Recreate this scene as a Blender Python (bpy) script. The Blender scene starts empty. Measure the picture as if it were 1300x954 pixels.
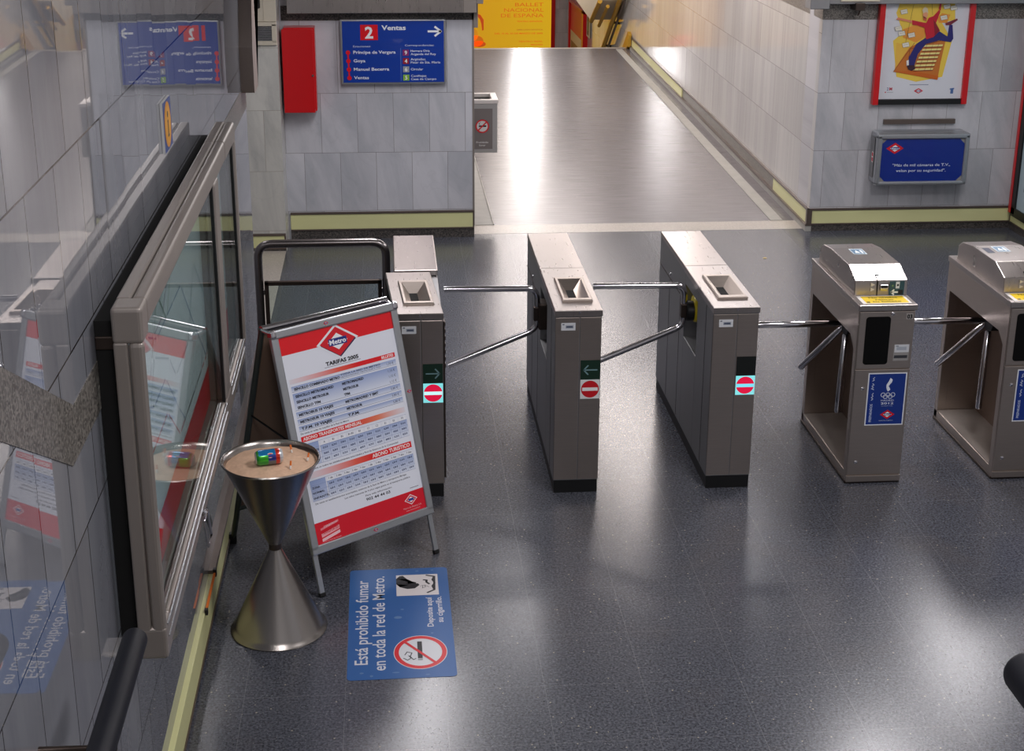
import bpy, bmesh, math, random
from mathutils import Vector, Matrix
random.seed(7)
SC = bpy.context.scene
C = SC.collection
PI = math.pi

# ------------------------------------------------------------------ camera
F_PX = 1889.44
PITCH, YAW, ROLL, CAM_H = 0.3312, 0.0846, 0.0051, 3.277
cam_data = bpy.data.cameras.new('camera')
cam_data.sensor_fit = 'HORIZONTAL'
cam_data.sensor_width = 36.0
cam_data.lens = F_PX / 1300 * 36.0
cam_data.shift_y = -45 / 1300
cam_data.clip_start = 0.05
cam_data.clip_end = 200
cam = bpy.data.objects.new('camera', cam_data)
C.objects.link(cam)
fw = Vector((math.sin(YAW) * math.cos(PITCH), math.cos(YAW) * math.cos(PITCH), -math.sin(PITCH)))
rt0 = Vector((math.cos(YAW), -math.sin(YAW), 0))
up0 = rt0.cross(fw)
rt = rt0 * math.cos(ROLL) + up0 * math.sin(ROLL)
up = -rt0 * math.sin(ROLL) + up0 * math.cos(ROLL)
mm = Matrix.Identity(4)
for i in range(3):
    mm[i][0], mm[i][1], mm[i][2] = rt[i], up[i], -fw[i]
mm.translation = Vector((0, 0, CAM_H))
cam.matrix_world = mm
SC.camera = cam

# ------------------------------------------------------------------ world, lights, exposure
SC.view_settings.view_transform = 'Standard'
SC.view_settings.look = 'None'
SC.view_settings.gamma = 1.0
SC.view_settings.exposure = 0.0
SC.view_settings.use_curve_mapping = False
world = bpy.data.worlds.new('station_ambient')
world.use_nodes = True
world.node_tree.nodes['Background'].inputs[0].default_value = (0.68, 0.68, 0.73, 1)
world.node_tree.nodes['Background'].inputs[1].default_value = 0.55
SC.world = world

def area(name, loc, sx, sy, power, col, rot=(0, 0, 0)):
    l = bpy.data.lights.new(name, 'AREA')
    l.shape = 'RECTANGLE'; l.size = sx; l.size_y = sy
    l.energy = power; l.color = col
    o = bpy.data.objects.new(name, l)
    o.location = loc; o.rotation_euler = rot
    C.objects.link(o)
    return o

WARM = (1.0, 0.90, 0.86)
COOL = (1.0, 0.965, 0.985)
HALL_Z = 2.93
# fluorescent battens: the hall behind the gates, the corridor, the stair head
for (x, y, sx, sy, p) in ((3.17, 8.25, 0.4, 0.6, 40), (0.1, 9.6, 0.5, 1.6, 45), (4.4, 10.0, 0.4, 1.2, 34), (1.05, 10.9, 0.5, 0.5, 13), (2.9, 11.9, 0.5, 0.4, 15)):
    area('hall_lamp', (x, y, HALL_Z), sx, sy, p, COOL)
for (x, y, sx, p) in ((2.5, 14.9, 0.9, 58), (2.15, 18.2, 1.7, 85), (2.15, 21.8, 1.7, 85)):
    area('corridor_lamp', (x, y, HALL_Z), sx, 1.2, p, WARM)
area('corridor_mouth_lamp', (2.5, 13.1, HALL_Z), 0.7, 0.25, 20, WARM)
area('stairwell_lamp', (2.3, 26.2, 2.6), 0.9, 0.5, 30, (1.0, 0.84, 0.66))
# tall lit panel hanging over the far stairs, facing the corridor
area('lit_panel_lamp', (2.62, 28.0, 1.75), 0.34, 2.3, 46, (1.0, 0.95, 0.95), (-PI / 2, 0, 0))
for (x, y, p) in ((2.4, 4.4, 120), (0.2, 1.4, 75)):
    area('stairhead_lamp', (x, y, 4.6), 0.9, 1.6, p, COOL)

# ------------------------------------------------------------------ helpers
def lin(c):
    if isinstance(c, str):
        c = [int(c[i:i + 2], 16) / 255 for i in (0, 2, 4)]
    return tuple(((v / 12.92) if v <= 0.04045 else ((v + 0.055) / 1.055) ** 2.4) for v in c)

def new_mat(name):
    m = bpy.data.materials.new(name); m.use_nodes = True
    nt = m.node_tree
    return m, nt, nt.nodes['Principled BSDF']

def N(nt, typ, **kw):
    n = nt.nodes.new(typ)
    for k, v in kw.items():
        setattr(n, k, v)
    return n

def mat(name, col, rough=0.5, metal=0.0, spec=0.5, noise=0.0, nscale=30, rnoise=0.0, bump=0.0, stretch=(1, 1, 1), coat=0):
    m, nt, b = new_mat(name)
    c = lin(col)
    b.inputs['Roughness'].default_value = rough
    b.inputs['Metallic'].default_value = metal
    b.inputs['Specular IOR Level'].default_value = spec
    b.inputs['Coat Weight'].default_value = coat
    tc = N(nt, 'ShaderNodeTexCoord'); mp = N(nt, 'ShaderNodeMapping')
    mp.inputs['Scale'].default_value = stretch
    nt.links.new(tc.outputs['Object'], mp.inputs['Vector'])
    nz = N(nt, 'ShaderNodeTexNoise'); nz.inputs['Scale'].default_value = nscale; nz.inputs['Detail'].default_value = 4
    nt.links.new(mp.outputs[0], nz.inputs['Vector'])
    mx = N(nt, 'ShaderNodeMix', data_type='RGBA')
    k = noise
    mx.inputs['A'].default_value = tuple(max(0, v * (1 - k)) for v in c) + (1,)
    mx.inputs['B'].default_value = tuple(min(1, v * (1 + k)) for v in c) + (1,)
    nt.links.new(nz.outputs['Fac'], mx.inputs['Factor'])
    nt.links.new(mx.outputs['Result'], b.inputs['Base Color'])
    if rnoise:
        mr = N(nt, 'ShaderNodeMapRange')
        mr.inputs['To Min'].default_value = max(0.02, rough - rnoise); mr.inputs['To Max'].default_value = rough + rnoise
        nt.links.new(nz.outputs['Fac'], mr.inputs['Value']); nt.links.new(mr.outputs[0], b.inputs['Roughness'])
    if bump:
        bp = N(nt, 'ShaderNodeBump'); bp.inputs['Strength'].default_value = bump; bp.inputs['Distance'].default_value = 0.002
        nt.links.new(nz.outputs['Fac'], bp.inputs['Height']); nt.links.new(bp.outputs[0], b.inputs['Normal'])
    return m

def marble(name, axis, off, tint='c9cacf', dark='9fa2ab', rough=0.1, tilt=0.004, zoff=0.733, vstretch=(1.0, 1.0, 0.35), skew=0.25, seed=0.0, joint='6f6a66', bw=0.296, rh=0.492, spec=0.5, mortar=0.0016, zcap=99.0):
    m, nt, b = new_mat(name)
    L = nt.links
    g = N(nt, 'ShaderNodeNewGeometry'); sp = N(nt, 'ShaderNodeSeparateXYZ'); L.new(g.outputs['Position'], sp.inputs[0])
    cb = N(nt, 'ShaderNodeCombineXYZ')
    a1 = N(nt, 'ShaderNodeMath', operation='SUBTRACT'); a1.inputs[1].default_value = off - 40 * bw
    L.new(sp.outputs['X' if axis == 'x' else 'Y'], a1.inputs[0])
    a2 = N(nt, 'ShaderNodeMath', operation='SUBTRACT'); a2.inputs[1].default_value = zoff - 10 * rh
    zc = N(nt, 'ShaderNodeMath', operation='MINIMUM'); zc.inputs[1].default_value = zcap
    L.new(sp.outputs['Z'], zc.inputs[0]); L.new(zc.outputs[0], a2.inputs[0])
    L.new(a1.outputs[0], cb.inputs[0]); L.new(a2.outputs[0], cb.inputs[1])
    br = N(nt, 'ShaderNodeTexBrick'); br.offset = 0.5; br.offset_frequency = 2; br.squash = 1
    br.inputs['Scale'].default_value = 1.0
    br.inputs['Color1'].default_value = (0, 0, 0, 1); br.inputs['Color2'].default_value = (1, 1, 1, 1); br.inputs['Mortar'].default_value = (0.5, 0.5, 0.5, 1)
    br.inputs['Mortar Size'].default_value = mortar; br.inputs['Mortar Smooth'].default_value = 0.3; br.inputs['Bias'].default_value = 0
    br.inputs['Brick Width'].default_value = bw; br.inputs['Row Height'].default_value = rh
    L.new(cb.outputs[0], br.inputs['Vector'])
    rnd = N(nt, 'ShaderNodeSeparateColor'); L.new(br.outputs['Color'], rnd.inputs[0])
    # per-slab shifted coordinates for the veins
    mul = N(nt, 'ShaderNodeMath', operation='MULTIPLY'); mul.inputs[1].default_value = 37.0; L.new(rnd.outputs[0], mul.inputs[0])
    cb2 = N(nt, 'ShaderNodeCombineXYZ')
    z_sk = N(nt, 'ShaderNodeMath', operation='MULTIPLY_ADD'); z_sk.inputs[1].default_value = skew
    L.new(a2.outputs[0], z_sk.inputs[0]); L.new(a1.outputs[0], z_sk.inputs[2])
    L.new(z_sk.outputs[0], cb2.inputs[0]); L.new(mul.outputs[0], cb2.inputs[1]); L.new(a2.outputs[0], cb2.inputs[2])
    mp = N(nt, 'ShaderNodeMapping'); mp.inputs['Scale'].default_value = vstretch; mp.inputs['Location'].default_value = (seed, 0, seed)
    L.new(cb2.outputs[0], mp.inputs['Vector'])
    nz = N(nt, 'ShaderNodeTexNoise'); nz.inputs['Scale'].default_value = 3.2; nz.inputs['Detail'].default_value = 7; nz.inputs['Roughness'].default_value = 0.62; nz.inputs['Distortion'].default_value = 0.5
    L.new(mp.outputs[0], nz.inputs['Vector'])
    rmp = N(nt, 'ShaderNodeValToRGB')
    e = rmp.color_ramp.elements
    e[0].position = 0.36; e[0].color = lin(dark) + (1,)
    e[1].position = 0.58; e[1].color = lin(tint) + (1,)
    L.new(nz.outputs['Fac'], rmp.inputs[0])
    # thin darker veins
    nz2 = N(nt, 'ShaderNodeTexNoise'); nz2.inputs['Scale'].default_value = 2.3; nz2.inputs['Detail'].default_value = 5; nz2.inputs['Distortion'].default_value = 1.0
    mp2 = N(nt, 'ShaderNodeMapping'); mp2.inputs['Scale'].default_value = (vstretch[0], 1, vstretch[2] * 1.6); mp2.inputs['Location'].default_value = (3.1 + seed, 0, 0)
    L.new(cb2.outputs[0], mp2.inputs['Vector']); L.new(mp2.outputs[0], nz2.inputs['Vector'])
    ab = N(nt, 'ShaderNodeMath', operation='SUBTRACT'); ab.inputs[1].default_value = 0.5; L.new(nz2.outputs['Fac'], ab.inputs[0])
    ab2 = N(nt, 'ShaderNodeMath', operation='ABSOLUTE'); L.new(ab.outputs[0], ab2.inputs[0])
    mr = N(nt, 'ShaderNodeMapRange'); mr.inputs['From Max'].default_value = 0.012; mr.inputs['To Min'].default_value = 0.95; mr.inputs['To Max'].default_value = 1.0
    L.new(ab2.outputs[0], mr.inputs['Value'])
    # slab-to-slab brightness
    mr2 = N(nt, 'ShaderNodeMapRange'); mr2.inputs['To Min'].default_value = 0.91; mr2.inputs['To Max'].default_value = 1.04
    L.new(rnd.outputs[0], mr2.inputs['Value'])
    pr = N(nt, 'ShaderNodeMath', operation='MULTIPLY'); L.new(mr.outputs[0], pr.inputs[0]); L.new(mr2.outputs[0], pr.inputs[1])
    mxm = N(nt, 'ShaderNodeVectorMath', operation='SCALE'); L.new(rmp.outputs[0], mxm.inputs[0]); L.new(pr.outputs[0], mxm.inputs['Scale'])
    mx = N(nt, 'ShaderNodeMix', data_type='RGBA'); L.new(br.outputs['Fac'], mx.inputs['Factor']); L.new(mxm.outputs[0], mx.inputs['A'])
    mx.inputs['B'].default_value = lin(joint) + (1,)
    L.new(mx.outputs['Result'], b.inputs['Base Color'])
    b.inputs['Roughness'].default_value = rough
    b.inputs['Specular IOR Level'].default_value = spec
    # every slab is set a hair out of true, so mirrored things break at the joints
    wn = N(nt, 'ShaderNodeTexWhiteNoise', noise_dimensions='1D'); L.new(rnd.outputs[0], wn.inputs['W'])
    vs = N(nt, 'ShaderNodeVectorMath', operation='SUBTRACT'); vs.inputs[1].default_value = (0.5, 0.5, 0.5); L.new(wn.outputs['Color'], vs.inputs[0])
    sc = N(nt, 'ShaderNodeVectorMath', operation='SCALE'); sc.inputs['Scale'].default_value = tilt; L.new(vs.outputs[0], sc.inputs[0])
    ad = N(nt, 'ShaderNodeVectorMath', operation='ADD'); L.new(g.outputs['Normal'], ad.inputs[0]); L.new(sc.outputs[0], ad.inputs[1])
    nn = N(nt, 'ShaderNodeVectorMath', operation='NORMALIZE'); L.new(ad.outputs[0], nn.inputs[0])
    L.new(nn.outputs[0], b.inputs['Normal'])
    return m

def granite(name, c1='3a3937', c2='77726c', rough=0.35, scale=140):
    m, nt, b = new_mat(name); L = nt.links
    g = N(nt, 'ShaderNodeNewGeometry')
    v = N(nt, 'ShaderNodeTexVoronoi'); v.inputs['Scale'].default_value = scale; L.new(g.outputs['Position'], v.inputs['Vector'])
    s = N(nt, 'ShaderNodeSeparateColor'); L.new(v.outputs['Color'], s.inputs[0])
    r = N(nt, 'ShaderNodeValToRGB'); r.color_ramp.elements[0].color = lin(c1) + (1,); r.color_ramp.elements[1].color = lin(c2) + (1,)
    L.new(s.outputs[0], r.inputs[0]); L.new(r.outputs[0], b.inputs['Base Color'])
    b.inputs['Roughness'].default_value = rough
    return m

def hall_floor_mat():
    m, nt, b = new_mat('dark_blue_grey_terrazzo'); L = nt.links
    g = N(nt, 'ShaderNodeNewGeometry')
    mp = N(nt, 'ShaderNodeMapping'); mp.inputs['Location'].default_value = (-0.58 + 8.0, -5.6 + 8.0, 0)
    L.new(g.outputs['Position'], mp.inputs['Vector'])
    br = N(nt, 'ShaderNodeTexBrick'); br.offset = 0.0
    br.inputs['Scale'].default_value = 1; br.inputs['Brick Width'].default_value = 0.4; br.inputs['Row Height'].default_value = 0.4
    br.inputs['Mortar Size'].default_value = 0.0012; br.inputs['Mortar Smooth'].default_value = 0.6
    br.inputs['Color1'].default_value = (0, 0, 0, 1); br.inputs['Color2'].default_value = (1, 1, 1, 1); br.inputs['Mortar'].default_value = (.5, .5, .5, 1)
    L.new(mp.outputs[0], br.inputs['Vector'])
    n1 = N(nt, 'ShaderNodeTexNoise'); n1.inputs['Scale'].default_value = 95; n1.inputs['Detail'].default_value = 3; L.new(g.outputs['Position'], n1.inputs['Vector'])
    r1 = N(nt, 'ShaderNodeValToRGB'); e = r1.color_ramp.elements
    e[0].position = 0.34; e[0].color = lin('33363d') + (1,); e[1].position = 0.66; e[1].color = lin('5a5c65') + (1,)
    L.new(n1.outputs['Fac'], r1.inputs[0])
    # stone chips of several sizes
    def chips(scale, thr, col, prev):
        v = N(nt, 'ShaderNodeTexVoronoi'); v.inputs['Scale'].default_value = scale; v.inputs['Randomness'].default_value = 1
        L.new(g.outputs['Position'], v.inputs['Vector'])
        s = N(nt, 'ShaderNodeSeparateColor'); L.new(v.outputs['Color'], s.inputs[0])
        t = N(nt, 'ShaderNodeMath', operation='GREATER_THAN'); t.inputs[1].default_value = thr; L.new(s.outputs[0], t.inputs[0])
        d = N(nt, 'ShaderNodeMath', operation='LESS_THAN'); d.inputs[1].default_value = 0.42; L.new(v.outputs['Distance'], d.inputs[0])
        k = N(nt, 'ShaderNodeMath', operation='MULTIPLY'); L.new(t.outputs[0], k.inputs[0]); L.new(d.outputs[0], k.inputs[1])
        mx = N(nt, 'ShaderNodeMix', data_type='RGBA'); L.new(k.outputs[0], mx.inputs['Factor']); L.new(prev, mx.inputs['A']); mx.inputs['B'].default_value = lin(col) + (1,)
        return mx.outputs['Result']
    o = chips(150, 0.86, '23262d', r1.outputs[0])
    o = chips(190, 0.972, '77797c', o)
    o = chips(110, 0.994, '9a9486', o)
    # worn brownish stains
    n2 = N(nt, 'ShaderNodeTexNoise'); n2.inputs['Scale'].default_value = 2.0; n2.inputs['Detail'].default_value = 5; L.new(g.outputs['Position'], n2.inputs['Vector'])
    mr = N(nt, 'ShaderNodeMapRange'); mr.inputs['From Min'].default_value = 0.55; mr.inputs['From Max'].default_value = 0.75; mr.inputs['To Max'].default_value = 0.28
    L.new(n2.outputs['Fac'], mr.inputs['Value'])
    mx = N(nt, 'ShaderNodeMix', data_type='RGBA'); L.new(mr.outputs[0], mx.inputs['Factor']); L.new(o, mx.inputs['A']); mx.inputs['B'].default_value = lin('5d5450') + (1,)
    m2 = N(nt, 'ShaderNodeMix', data_type='RGBA'); 
    jf = N(nt, 'ShaderNodeMath', operation='MULTIPLY'); jf.inputs[1].default_value = 0.45; L.new(br.outputs['Fac'], jf.inputs[0])
    L.new(jf.outputs[0], m2.inputs['Factor']); L.new(mx.outputs['Result'], m2.inputs['A']); m2.inputs['B'].default_value = lin('8a8a8c') + (1,)
    L.new(m2.outputs['Result'], b.inputs['Base Color'])
    rr = N(nt, 'ShaderNodeMapRange'); rr.inputs['To Min'].default_value = 0.17; rr.inputs['To Max'].default_value = 0.31
    L.new(n1.outputs['Fac'], rr.inputs['Value']); L.new(rr.outputs[0], b.inputs['Roughness'])
    n3 = N(nt, 'ShaderNodeTexNoise'); n3.inputs['Scale'].default_value = 220; n3.inputs['Detail'].default_value = 2; L.new(g.outputs['Position'], n3.inputs['Vector'])
    bp = N(nt, 'ShaderNodeBump'); bp.inputs['Strength'].default_value = 0.10; bp.inputs['Distance'].default_value = 0.001
    L.new(n3.outputs['Fac'], bp.inputs['Height']); L.new(bp.outputs[0], b.inputs['Normal'])
    b.inputs['Specular IOR Level'].default_value = 0.55
    return m

def corridor_floor_mat():
    m, nt, b = new_mat('ribbed_grey_flooring'); L = nt.links
    g = N(nt, 'ShaderNodeNewGeometry')
    mp = N(nt, 'ShaderNodeMapping'); mp.inputs['Scale'].default_value = (3, 40, 1); L.new(g.outputs['Position'], mp.inputs['Vector'])
    n = N(nt, 'ShaderNodeTexNoise'); n.inputs['Scale'].default_value = 1.0; n.inputs['Detail'].default_value = 5; L.new(mp.outputs[0], n.inputs['Vector'])
    r = N(nt, 'ShaderNodeValToRGB'); e = r.color_ramp.elements
    e[0].position = 0.3; e[0].color = lin('625e60') + (1,); e[1].position = 0.7; e[1].color = lin('757174') + (1,)
    L.new(n.outputs['Fac'], r.inputs[0]); L.new(r.outputs[0], b.inputs['Base Color'])
    b.inputs['Roughness'].default_value = 0.27
    b.inputs['Specular IOR Level'].default_value = 0.6
    mp2 = N(nt, 'ShaderNodeMapping'); mp2.inputs['Scale'].default_value = (6, 120, 1); L.new(g.outputs['Position'], mp2.inputs['Vector'])
    n2 = N(nt, 'ShaderNodeTexNoise'); n2.inputs['Scale'].default_value = 1.0; n2.inputs['Detail'].default_value = 3; L.new(mp2.outputs[0], n2.inputs['Vector'])
    bp = N(nt, 'ShaderNodeBump'); bp.inputs['Strength'].default_value = 0.35; bp.inputs['Distance'].default_value = 0.001
    L.new(n2.outputs['Fac'], bp.inputs['Height']); L.new(bp.outputs[0], b.inputs['Normal'])
    return m

def ink_mat(name, rough=0.45, coat=0.0, emit=0.0):
    m, nt, b = new_mat(name)
    a = N(nt, 'ShaderNodeAttribute'); a.attribute_name = 'ink'
    nt.links.new(a.outputs['Color'], b.inputs['Base Color'])
    b.inputs['Roughness'].default_value = rough
    b.inputs['Coat Weight'].default_value = coat
    if emit:
        nt.links.new(a.outputs['Color'], b.inputs['Emission Color']); b.inputs['Emission Strength'].default_value = emit
    return m

def glass_mat(name, tint=(0.92, 0.97, 0.96), rough=0.02):
    m, nt, b = new_mat(name)
    L = nt.links
    nt.nodes.remove(b)
    out = nt.nodes['Material Output']
    t = N(nt, 'ShaderNodeBsdfTransparent'); t.inputs[0].default_value = tint + (1,)
    gl = N(nt, 'ShaderNodeBsdfGlossy'); gl.inputs['Roughness'].default_value = rough
    # Schlick reflectance per face, the same from both sides of the sheet
    lw = N(nt, 'ShaderNodeLayerWeight'); lw.inputs['Blend'].default_value = 0.5
    pw = N(nt, 'ShaderNodeMath', operation='POWER'); pw.inputs[1].default_value = 4.5; L.new(lw.outputs['Facing'], pw.inputs[0])
    mr = N(nt, 'ShaderNodeMath', operation='MULTIPLY_ADD'); mr.inputs[1].default_value = 0.62; mr.inputs[2].default_value = 0.035; mr.use_clamp = True
    L.new(pw.outputs[0], mr.inputs[0])
    mx = N(nt, 'ShaderNodeMixShader'); L.new(mr.outputs[0], mx.inputs[0]); L.new(t.outputs[0], mx.inputs[1]); L.new(gl.outputs[0], mx.inputs[2])
    L.new(mx.outputs[0], out.inputs[0])
    return m

M = {}
M['steel'] = mat('brushed_stainless_steel', 'c0b4ab', 0.32, 1.0, noise=0.09, nscale=12, rnoise=0.05, stretch=(1, 1, 22))
M['steel_top'] = mat('satin_steel_lid', 'b9b1ad', 0.29, 1.0, noise=0.06, nscale=9, rnoise=0.05, stretch=(14, 1, 1))
M['steel_side'] = mat('satin_steel_side_panel', '9a9a9c', 0.42, 0.85, noise=0.05, nscale=9, rnoise=0.04)
M['steel_dark'] = mat('dark_brown_metal', '4a403b', 0.4, 0.8, noise=0.1)
M['chrome'] = mat('polished_tube_steel', 'cfcdd2', 0.14, 1.0, noise=0.03)
M['rail_steel'] = mat('satin_tube_steel', '8d8786', 0.26, 1.0, noise=0.05)
M['black'] = mat('black_plastic', '0c0c0d', 0.45, noise=0.1)
M['blackmetal'] = mat('black_rubber_plinth', '08080a', 0.5, noise=0.1)
M['void'] = mat('unlit_slot_interior', '040404', 0.9)
M['alu'] = mat('anodised_aluminium', 'b9bcc0', 0.3, 0.85, noise=0.04)
M['alu_frame'] = mat('bronze_tinted_aluminium', '968e88', 0.42, 0.5, noise=0.03, nscale=3)
M['casing'] = mat('brown_painted_steel', '8a7c74', 0.45, 0.1, noise=0.05)
M['backpanel'] = mat('brown_hardboard', '7d6656', 0.8, noise=0.12, nscale=5)
M['alu_dark'] = mat('grey_green_anodised_tube', '4d544f', 0.35, 0.6, noise=0.05)
M['cone'] = mat('spun_stainless_steel', 'a29c97', 0.27, 1.0, noise=0.02, nscale=5)
M['granite'] = granite('speckled_granite', '45423f', '8a857e', 0.3)
M['granite_dark'] = granite('dark_speckled_granite', '1d1c1c', '625c58', 0.35, 110)
M['granite_dark2'] = M['granite_dark']
M['yellow'] = mat('pale_yellow_skirting', 'd9d8a0', 0.35, noise=0.05, nscale=4)
M['trim'] = mat('brown_metal_trim', '6b5f58', 0.35, 0.6, noise=0.1)
M['redpaint'] = mat('red_enamel', 'c80610', 0.32, noise=0.05, nscale=6, coat=0.3)
M['thresh'] = granite('beige_granite_threshold', '948d84', 'c4bcb3', 0.3, 220)
M['ceil'] = mat('ceiling_panels', 'b8b4ac', 0.7, noise=0.03)
M['sand'] = mat('ash_sand', 'dcb79a', 0.95, noise=0.16, nscale=60, bump=0.6)
M['concrete'] = mat('pale_worn_concrete', 'a8a6a0', 0.6, noise=0.18, nscale=9)
M['rubber'] = mat('navy_black_handrail_sleeve', '11131b', 0.5, spec=0.25, noise=0.15)
M['gold'] = mat('brass_yellow_trim', 'c79a34', 0.35, 0.4, noise=0.1)
M['cream'] = mat('cream_panel', 'cfc6b4', 0.5, noise=0.05)
M['ink'] = ink_mat('printed_vinyl', 0.45)
M['ink_gloss'] = ink_mat('printed_sheet_behind_acetate', 0.28, 0.2)
M['ink_lit'] = ink_mat('lit_signal_print', 0.4, 0, 0.75)
M['ink_glow'] = ink_mat('glowing_poster_print', 0.4, 0, 0.45)  # emission added to brighten the far poster; no lamp behind the sheet
M['glass'] = glass_mat('display_glass')
M['glass2'] = glass_mat('railing_glass', (0.86, 0.92, 0.90))
M['orange'] = mat('orange_cigarette_filter', 'e0742a', 0.7, noise=0.1)
M['paper'] = mat('white_cigarette_paper', 'e6e0d8', 0.8, noise=0.05)
M['floor'] = hall_floor_mat()
M['cfloor'] = corridor_floor_mat()
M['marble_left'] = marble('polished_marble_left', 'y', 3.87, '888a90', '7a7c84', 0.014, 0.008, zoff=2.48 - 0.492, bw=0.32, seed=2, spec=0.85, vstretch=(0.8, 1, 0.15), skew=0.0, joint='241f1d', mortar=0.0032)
M['marble_back'] = marble('polished_marble_back', 'x', -0.397, 'cacad0', 'b4b6bd', 0.16, 0.004, zcap=1.70)
M['marble_right'] = marble('polished_marble_right', 'x', 3.69, 'c6c5c9', 'adaeb3', 0.16, 0.004, zoff=0.70, seed=5, zcap=1.67)
M['marble_corr'] = marble('streaky_marble_corridor', 'y', 12.2, 'c9c8c6', 'bdbcbc', 0.09, 0.003, zoff=0.70, vstretch=(2.4, 1, 0.10), skew=0.0, seed=9, bw=0.45)
M['marble_col'] = marble('warm_marble_column', 'x', -1.13, 'cfcdc6', 'b3b2ae', 0.2, 0.004, zoff=0.66, seed=4, joint='978c80')

class BM:
    """collects shapes and links them as ONE mesh object"""
    def __init__(self):
        self.bm = bmesh.new()
    def box(self, x0, x1, y0, y1, z0, z1, bev=0.0, seg=2, mtx=None):
        g = bmesh.ops.create_cube(self.bm, size=1.0)
        vs = g['verts']
        for v in vs:
            v.co = Vector(((x0 + x1) / 2 + v.co.x * (x1 - x0), (y0 + y1) / 2 + v.co.y * (y1 - y0), (z0 + z1) / 2 + v.co.z * (z1 - z0)))
        if bev > 0:
            es = list({e for v in vs for e in v.link_edges})
            r = bmesh.ops.bevel(self.bm, geom=es, offset=bev, segments=seg, profile=0.5, affect='EDGES')
            vs = list({v for f in r['faces'] for v in f.verts} | {v for v in vs if v.is_valid})
        if mtx is not None:
            for v in vs: v.co = mtx @ v.co
        return self
    def prism(self, pts, axis, a, b, bev=0.0, seg=2, mtx=None):
        """polygon pts in the two other axes, extruded along axis from a to b"""
        def mk(p, t):
            return {'x': (t, p[0], p[1]), 'y': (p[0], t, p[1]), 'z': (p[0], p[1], t)}[axis]
        v0 = [self.bm.verts.new(mk(p, a)) for p in pts]
        v1 = [self.bm.verts.new(mk(p, b)) for p in pts]
        n = len(pts)
        fs = [self.bm.faces.new(v0[::-1]), self.bm.faces.new(v1)]
        for i in range(n):
            fs.append(self.bm.faces.new((v0[i], v0[(i + 1) % n], v1[(i + 1) % n], v1[i])))
        bmesh.ops.recalc_face_normals(self.bm, faces=fs)
        vs = v0 + v1
        if bev > 0:
            es = list({e for v in vs for e in v.link_edges})
            r = bmesh.ops.bevel(self.bm, geom=es, offset=bev, segments=seg, profile=0.5, affect='EDGES')
            vs = list({v for f in r['faces'] for v in f.verts} | {v for v in vs if v.is_valid})
        if mtx is not None:
            for v in vs: v.co = mtx @ v.co
        return self
    def tube(self, pts, r, seg=14, cap=True, radii=None):
        pts = [Vector(p) for p in pts]
        n = len(pts); rings = []
        t0 = (pts[1] - pts[0]).normalized()
        ref = Vector((0, 0, 1)) if abs(t0.z) < 0.9 else Vector((1, 0, 0))
        u = t0.cross(ref).normalized()
        for i, p in enumerate(pts):
            if i == 0: t = t0
            elif i == n - 1: t = (pts[i] - pts[i - 1]).normalized()
            else: t = ((pts[i] - pts[i - 1]).normalized() + (pts[i + 1] - pts[i]).normalized()).normalized()
            u = (u - t * u.dot(t)).normalized(); w = t.cross(u)
            rr = radii[i] if radii else r
            rings.append([self.bm.verts.new(p + (u * math.cos(a) + w * math.sin(a)) * rr) for a in [2 * PI * k / seg for k in range(seg)]])
        fs = []
        for i in range(n - 1):
            for k in range(seg):
                f = self.bm.faces.new((rings[i][k], rings[i][(k + 1) % seg], rings[i + 1][(k + 1) % seg], rings[i + 1][k])); f.smooth = True; fs.append(f)
        if cap:
            fs.append(self.bm.faces.new(rings[0][::-1])); fs.append(self.bm.faces.new(rings[-1]))
        bmesh.ops.recalc_face_normals(self.bm, faces=fs)
        return self
    def lathe(self, prof, cx=0, cy=0, seg=64, mtx=None):
        """prof: list of (r, z); open ends get capped by r = 0 points"""
        rings = []; vs = []
        for (r, z) in prof:
            if r < 1e-6:
                v = self.bm.verts.new((cx, cy, z)); rings.append([v]); vs.append(v)
            else:
                ring = [self.bm.verts.new((cx + r * math.cos(a), cy + r * math.sin(a), z)) for a in [2 * PI * k / seg for k in range(seg)]]
                rings.append(ring); vs += ring
        fs = []
        for A, B in zip(rings, rings[1:]):
            for k in range(seg):
                k2 = (k + 1) % seg
                if len(A) == 1 and len(B) == 1: continue
                if len(A) == 1: f = self.bm.faces.new((A[0], B[k2], B[k]))
                elif len(B) == 1: f = self.bm.faces.new((A[k], A[k2], B[0]))
                else: f = self.bm.faces.new((A[k], A[k2], B[k2], B[k]))
                f.smooth = True; fs.append(f)
        bmesh.ops.recalc_face_normals(self.bm, faces=fs)
        if mtx is not None:
            for v in vs: v.co = mtx @ v.co
        return self

def set_props(o, label=None, cat=None, group=None, kind=None):
    if label: o['label'] = label
    if cat: o['category'] = cat
    if group: o['group'] = group
    if kind: o['kind'] = kind
    return o

def obj(name, b, m, parent=None, auto=True, label=None):
    me = bpy.data.meshes.new(name)
    b.bm.normal_update()
    b.bm.to_mesh(me); b.bm.free()
    me.materials.append(m)
    if auto:
        flags = [p.use_smooth for p in me.polygons]
        if any(flags):
            me.set_sharp_from_angle(angle=math.radians(50))
        me.polygons.foreach_set('use_smooth', flags)
        me.update()
    o = bpy.data.objects.new(name, me)
    C.objects.link(o)
    if parent is not None:
        o.parent = parent
        # geometry is written in world coordinates: cancel the parent's placement chain
        M4 = Matrix.Identity(4)
        p = parent; chain = []
        while p is not None:
            chain.append(p.matrix_basis.copy()); p = p.parent
        for c in reversed(chain): M4 = M4 @ c
        o.matrix_basis = M4.inverted()
    if label: o['label'] = label
    return o

def struct(name, b, m):
    o = obj(name, b, m); o['kind'] = 'structure'; return o

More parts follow.
